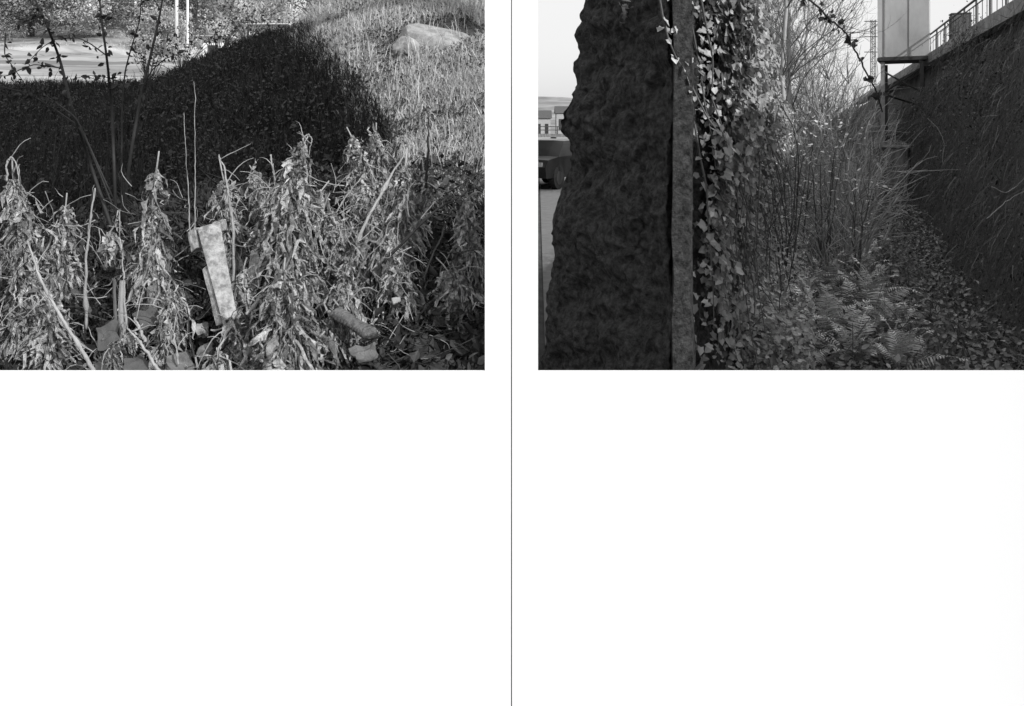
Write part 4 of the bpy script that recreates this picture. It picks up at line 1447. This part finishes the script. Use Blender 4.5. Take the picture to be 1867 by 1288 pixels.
bt_protos = []
spots = [(1392, 20, 9, 'bare tree with its trunk against the ivy edge'), (1412, 24, 10, 'tall slender bare tree, second from the ivy'), (1437, 19, 9.5, 'tall pale bare tree with two close stems beside it'), (1446, 22, 10, 'tall bare tree closest to the bright sky gap'), (1424, 30, 10, 'thinner bare tree behind the tall slender ones'),
         (1466, 27, 9, 'slender bare tree at the right of the trunk group'), (1480, 42, 4.6, 'low bare tree under the bright sky gap'), (1520, 48, 4.4, 'bare tree in the sky gap left of the mast'), (1455, 38, 5.5, 'distant bare tree in the middle of the gap'), (1560, 45, 3.6, 'small bare tree beside the lattice mast'), (1405, 40, 9, 'distant bare tree behind the ivy edge')]
for i, (px, d, h, lab) in enumerate(spots):
    xx = (px - CX) / FPX * d
    c = (xx, d, hz(xx, d) - .05)
    if i < 3:
        mt, mx = bare_tree(9, 40 + i, 34, .5)
        o = thing('bare_tree', c, lab, 'tree', 'bare trees beyond the ravine')
        mt.build('trunk', M['barkpale'], o, smooth=True)
        mx.build('branches', M['bark'], o)
        bt_protos.append(o)
    else:
        o = copy_tree(bt_protos[i % 3])
        o['label'] = lab
        o.location = c
    s = h / 9
    o.scale = (s, s, s)
    o.rotation_euler = (0, 0, rng.uniform(0, 6.28))

# multi-stemmed bare scrub
def scrub(seed, stems=14, h=1.0):
    gr = np.random.default_rng(seed)
    m = MB()
    for _ in range(stems):
        az = gr.uniform(0, 6.28)
        d = unit(np.array([math.cos(az) * gr.uniform(.1, .55), math.sin(az) * gr.uniform(.1, .5), 1]))
        pts = [np.zeros(3) + np.array([gr.normal(0, .06), gr.normal(0, .06), -.03])]
        l = h * gr.uniform(.5, 1.05)
        for _k in range(7):
            d = unit(d + gr.normal(0, .11, 3))
            pts.append(pts[-1] + d * l / 7)
        m.tube(pts, np.linspace(.011, .002, 8) * h, 4, False)
        for j in range(7):
            i = gr.integers(2, 8)
            dd = unit(d + gr.normal(0, .6, 3))
            q = [pts[i]]
            for _k in range(4):
                dd = unit(dd + gr.normal(0, .15, 3))
                q.append(q[-1] + dd * l * .09)
            m.tube(q, np.linspace(.004, .0012, 5) * h, 3, False)
    return m

sc_pro = []
for i in range(3):
    sc_pro.append(scrub(70 + i))
pos = []
for i in range(34):
    yv = 8.5 + 24 * (i / 33) ** 1.2
    a = rng.uniform(-.25, min(1.2, float(bank_toe(yv)) - .1))
    a = min(a, .385 * yv - AXIS * yv)
    pos.append((a + AXIS * yv, yv))
for i in range(26):
    yv = rng.uniform(22, 40)
    pos.append(((rng.uniform(1440, 1585) - CX) / FPX * yv, yv))
objs = []
for i, (xx, yv) in enumerate(pos):
    lab = 'bare many-stemmed scrub bush growing on the ravine floor'
    if i < 3:
        o = sc_pro[i].build('bare_scrub', M['barkpale'])
        tag(o, lab, 'bush', 'bare scrub bushes along the ravine')
        objs.append(o)
    else:
        o = objs[i % 3].copy()
        COL.objects.link(o)
    o.location = (xx, yv, hz(xx, yv))
    s = rng.uniform(2.2, 3.6) if i >= 34 else rng.uniform(1.2, 2.2) if yv > 12 else rng.uniform(.9, 1.5)
    o.scale = (s, s, s)
    o.rotation_euler = (0, 0, rng.uniform(0, 6.28))

# leafy saplings with pale leaves in the middle of the ravine
for i, (bx, d, tips, lab) in enumerate([
        (1450, 9.5, [(1437, 215), (1460, 205), (1495, 215), (1520, 230), (1470, 250), (1400, 230)], 'sapling with flat sprays of pale leaves in front of the bare trees'),
        (1500, 9.0, [(1530, 235), (1545, 250), (1500, 262), (1480, 300), (1520, 285)], 'sapling with pale leaf sprays left of the concrete footing'),
        (1430, 7.5, [(1400, 300), (1420, 250), (1450, 330), (1390, 270), (1470, 290)], 'slender leafy sapling beside the ivy edge'),
        (1560, 8.5, [(1560, 330), (1590, 345), (1540, 350), (1575, 365)], 'low sapling with pale leaves before the concrete footing')]):
    b = P(bx, 430, d)
    b[2] = hz(b[0], b[1])
    o = thing('pale_sapling', tuple(b), lab, 'sapling', 'leafy saplings in the ravine')
    mt, ml = MB(), MB()
    for tx, ty in tips:
        e = P(tx, ty, d + rng.normal(0, .2))
        q = curve_pts(b, e, (0, 0, .12), 10, .015)
        mt.tube(q, np.linspace(.009, .003, 10), 5, False)
        for _ in range(3):
            s = q[rng.integers(4, 9)]
            mt.tube(curve_pts(s, s + rng.normal(0, .13, 3) + np.array([0, 0, .08]), (0, 0, .02), 5, .01), [.004, .003, .003, .002, .002], 4, False)
        n = 9
        C = np.r_[e + rng.normal(0, 1, (n, 3)) * np.array([.14, .12, .03]), q[rng.integers(3, 10, 7)] + rng.normal(0, .06, (7, 3))]
        scatter(ml, C, .025 + .03 * rng.random(len(C)), LEAF, LEAF_F, nrm=np.array([0, -.2, 1.2]), jit=.4)
    mt.build('stems', M['bark'], o, org=tuple(b))
    ml.build('leaves', M['paleleaf'], o, org=tuple(b))

# brambles filling the left side of the ravine under the ivy
mb = MB()
n = 16000
y = 4.6 + 11 * rng.random(n) ** 1.3
a = -.35 + .42 * rng.random(n) ** 1.8
x = a + AXIS * y
hh = np.clip(.75 - .75 * (a + .35), .12, .8) * (1 + .4 * vnoise(x, y, 2.8, 51))
C = np.stack([x, y, H(x, y) + hh * rng.random(n) ** .7], -1)
scatter(mb, C, .022 + .035 * rng.random(n), LEAF, LEAF_F, nrm=np.array([.2, -.4, .9]), jit=.6)
M['bramble'] = mat('bramble_leaf', .36, .4, 3, .5, island=.7, trans=.2, spec=.4)
tag(mb.build('brambles', M['bramble']), 'low leafy brambles filling the ravine floor below the ivy', 'brambles', kind='stuff')
for i, (plist, d, lab) in enumerate([([(1340, 330), (1360, 430), (1385, 520), (1420, 570)], 4.2, 'longest thin bare vine arching down from the ivy'), ([(1350, 420), (1362, 470), (1378, 540), (1372, 610)], 4.0, 'thin vine drooping straight below the ivy'),
                                     ([(1452, 300), (1447, 380), (1443, 450)], 7.0, 'thin dark upright stem in the middle of the ravine'), ([(1420, 470), (1424, 520), (1418, 600)], 5.0, 'thin stem standing among the ferns'),
                                     ([(1588, 265), (1584, 340), (1580, 400)], 9.0, 'thin pale stem rising left of the concrete footing')]):
    stick('bare_shoot', [(a, b, d) for a, b in plist], .005, .003, M['bark'], lab, 'stem')

# dark leaf cover and dead stalks over the ravine floor
mb = MB()
n = 22000
y = 4.8 + 14 * rng.random(n) ** 1.2
a = rng.uniform(-.4, 1.0, n) * (bank_toe(y) + .1)
x = a + AXIS * y
C = np.stack([x, y, H(x, y) + (.03 + .22 * rng.random(n) ** 1.5) * (1 + .7 * vnoise(x, y, 3.0, 91))], -1)
scatter(mb, C, .02 + .045 * rng.random(n) ** 1.4, LEAF, LEAF_F, nrm=np.array([-.1, -.3, .9]), jit=.7)
for _ in range(260):
    yv = random.uniform(5, 12)
    xx = random.uniform(-.3, 1.3) + AXIS * yv
    b_ = np.array([xx, yv, hz(xx, yv)])
    e_ = b_ + np.array([random.gauss(0, .18), random.gauss(0, .18), random.uniform(.1, .5)])
    mb.tube(curve_pts(b_, e_, rng.normal(0, .04, 3), 7, .01), np.linspace(.004, .0015, 7), 4, False)
M['floorleaf'] = mat('ravine_floor_leaf', .15, .5, 3, .55, island=.8, trans=.1, spec=.4)
tag(mb.build('ravine_cover', M['floorleaf']), 'dark mixed leaves and dead stalks covering the ravine floor between the ferns', 'ground cover', kind='stuff')

# ------------------------------------------------------------------ ferns
def frond_mesh(seed, L=1.0):
    g = np.random.default_rng(seed)
    n = 24
    t = np.linspace(0, 1, n)
    arch = g.uniform(.55, .95)
    p = np.stack([L * t * .85, g.normal(0, .03) * t ** 2, L * (.62 * t - arch * .62 * t ** 2.2)], -1)
    m = MB()
    m.tube(p, np.linspace(.006, .0015, n) * L, 4, False)
    for i in range(3, n):
        s = t[i]
        w = L * .23 * (math.sin(min(1, s * 1.25 + .12) * math.pi) ** .8 * .95 + .05) if s < .85 else L * .23 * (1 - s) * 2.6 + .004
        tan = unit(p[min(i + 1, n - 1)] - p[i - 1])
        nrm = unit(np.cross(tan, np.array([0, 1, 0])))
        if nrm[2] < 0:
            nrm = -nrm
        for sg in (-1, 1):
            sd = unit(np.array([0, sg, 0]) + tan * .35 - nrm * g.uniform(.0, .35))
            b = p[i]
            hw = L * .014
            tip = b + sd * w * g.uniform(.85, 1.1) - np.array([0, 0, .04 * w])
            mid = b + sd * w * .5 + nrm * .006
            m.add([b - tan * hw * .7, b + tan * hw * .7, mid + tan * hw, mid - tan * hw * .9, tip], [np.array([[0, 1, 2, 3]]), np.array([[3, 2, 4]])])
    return m

fr = []
tmp_parent = None
frond_data = []
for i in range(4):
    o = frond_mesh(200 + i).build('frond', M['fern'])
    frond_data.append(o.data)
    bpy.data.objects.remove(o)
def fern(c, size, nfr, seed, label):
    g = np.random.default_rng(seed)
    o = thing('fern', c, label, 'fern', 'ferns on the ravine floor', g.uniform(0, 6.28))
    for k in range(nfr):
        f = bpy.data.objects.new('frond', frond_data[g.integers(0, 4)])
        COL.objects.link(f)
        f.parent = o
        s = size * g.uniform(.75, 1.15)
        f.scale = (s, s, s)
        f.rotation_euler = (g.normal(0, .2), g.normal(-.5, .3), k * 2 * math.pi / nfr + g.normal(0, .25))
    return o
cnt = 0
tries = 0
placed = []
while cnt < 95 and tries < 4000:
    tries += 1
    yv = 5.5 + 7.7 * rng.random() ** 1.05
    a = rng.uniform(-.42, .72)
    xx = a + AXIS * yv
    if any((xx - q[0]) ** 2 + (yv - q[1]) ** 2 < .27 ** 2 for q in placed):
        continue
    placed.append((xx, yv))
    fern((xx, yv, hz(xx, yv) + .08), rng.uniform(.34, .56), int(rng.integers(7, 11)), 300 + cnt, 'feathery fern growing on the ravine floor')
    cnt += 1

# ------------------------------------------------------------------ leafy twig hanging across the sky
pl = [(1462, -12), (1490, 12), (1515, 38), (1535, 52), (1548, 70), (1558, 90), (1568, 110), (1582, 140), (1595, 162), (1604, 182), (1608, 205)]
p = np.array([P(a, b, 5.0 + .02 * i) for i, (a, b) in enumerate(pl)])
org = tuple(p[0])
tw = thing('hanging_twig', org, 'dark leafy twig hanging diagonally across the bright sky towards the steel frame', 'twig')
tt = np.linspace(0, 1, 40)
q = np.stack([np.interp(tt, np.linspace(0, 1, len(p)), p[:, k]) for k in range(3)], -1)
q += rng.normal(0, .0025, q.shape)
MB().tube(q, np.linspace(.006, .004, 40), 6).build('stem', M['stemdk'], tw, org=org)
m = MB()
C, S = [], []
for (cx_, cy_, n, sp, sz) in ((1500, 25, 12, 12, .03), (1512, 35, 10, 8, .028), (1530, 45, 10, 7, .028), (1548, 70, 11, 7, .03), (1556, 80, 5, 5, .022), (1470, 0, 10, 9, .03), (1568, 108, 4, 4, .02), (1585, 145, 9, 6, .03), (1602, 175, 9, 6, .03)):
    for _ in range(n):
        C.append(P(cx_ + rng.normal(0, sp * .6), cy_ + rng.normal(0, sp * .6), 5.05))
        S.append(sz * rng.uniform(.7, 1.4))
scatter(m, np.array(C), np.array(S), IVY, IVY_F)
m.build('leaves', M['leafdk'], tw, org=org)

# ------------------------------------------------------------------ what shows past the left side of the pier: car, bridge, houses
def car(c, rz):
    o = thing('parked_car', c, 'dark parked car half hidden behind the left edge of the stone pier', 'car', None, rz)
    prof = [(-2.0, .32), (-2.05, .62), (-1.9, .82), (-1.25, .90), (-.75, 1.34), (.55, 1.38), (1.25, .95), (1.95, .86), (2.05, .55), (2.0, .32)]
    n = len(prof)
    m = MB()
    V = []
    for yv, k in ((-.82, 1), (-.86, .97), (.86, .97), (.82, 1)):
        for x_, z_ in prof:
            V.append((x_ * (1 if abs(yv) < .85 else .985), yv * (1 - .12 * max(0, z_ - .9)), .32 + (z_ - .32) * k))
    q = []
    order = [0, 1, 2, 3]
    V = []
    for yv in (-.86, -.5, .5, .86):
        for x_, z_ in prof:
            V.append((x_, yv * (1 - .22 * max(0, z_ - .85)), z_ + (.02 if abs(yv) < .6 else 0)))
    for r in range(3):
        for i in range(n):
            j = (i + 1) % n
            q.append([r * n + i, r * n + j, (r + 1) * n + j, (r + 1) * n + i])
    m.add(V, [np.array(q), np.arange(n)[::-1], np.arange(n) + 3 * n])
    m.build('body', M['carpaint'], o)
    for sy in (-1, 1):
        for sx in (-1.28, 1.28):
            w = MB().tube([(sx, sy * .72, .32), (sx, sy * .89, .32)], .32, 20).build('wheel', M['rubber'], o)
            MB().tube([(sx, sy * .885, .32), (sx, sy * .90, .32)], .19, 16).build('rim', M['steel'], w)
        MB().box((-.1, sy * .775, 1.12), (1.5, .02, .26)).build('window', M['glass'], o)
    for sy in (-.6, .6):
        MB().box((-2.03, sy, .7), (.06, .3, .12)).build('tail_light', M['galv'], o)
    return o
cy = 26.0
cx_ = (985 - CX) / FPX * cy + .35
car((cx_, cy, hz(cx_, cy) + .02), R(60))

by = 90.0
bo_ = (3.5, by, hz(3.5, by))
br = thing('footbridge', bo_, 'low far footbridge with railings past the left edge of the stone pier', 'bridge')
MB().box((4.5, by, 1.3), (16, 2, .35)).build('deck', M['concdark'], br, org=bo_)
m = MB()
for z in (1.85, 2.2):
    m.box((4.5, by - 1, z), (16, .08, .08))
m.build('rails', M['steel'], br, org=bo_)
for i in range(9):
    MB().box((-3 + i * 1.9, by - 1, 1.85), (.1, .1, .75)).build('post', M['steel'], br, org=bo_)
for xx in (-2, 11):
    MB().box((xx, by, .2), (.6, 1.2, 2.0)).build('support', M['concdark'], br, org=bo_)
house((5.2, 150, hz(5.2, 150) - .2), 2.6, 4, 4.2, 'pale far building above the footbridge at the left edge of the ravine view', M['slab'], M['concrete'], 0, 2)
house((11, 170, hz(11, 170) - .2), 5, 4, 5.0, 'far building mostly hidden behind the stone pier', M['slab'], M['concrete'], 0, 3)
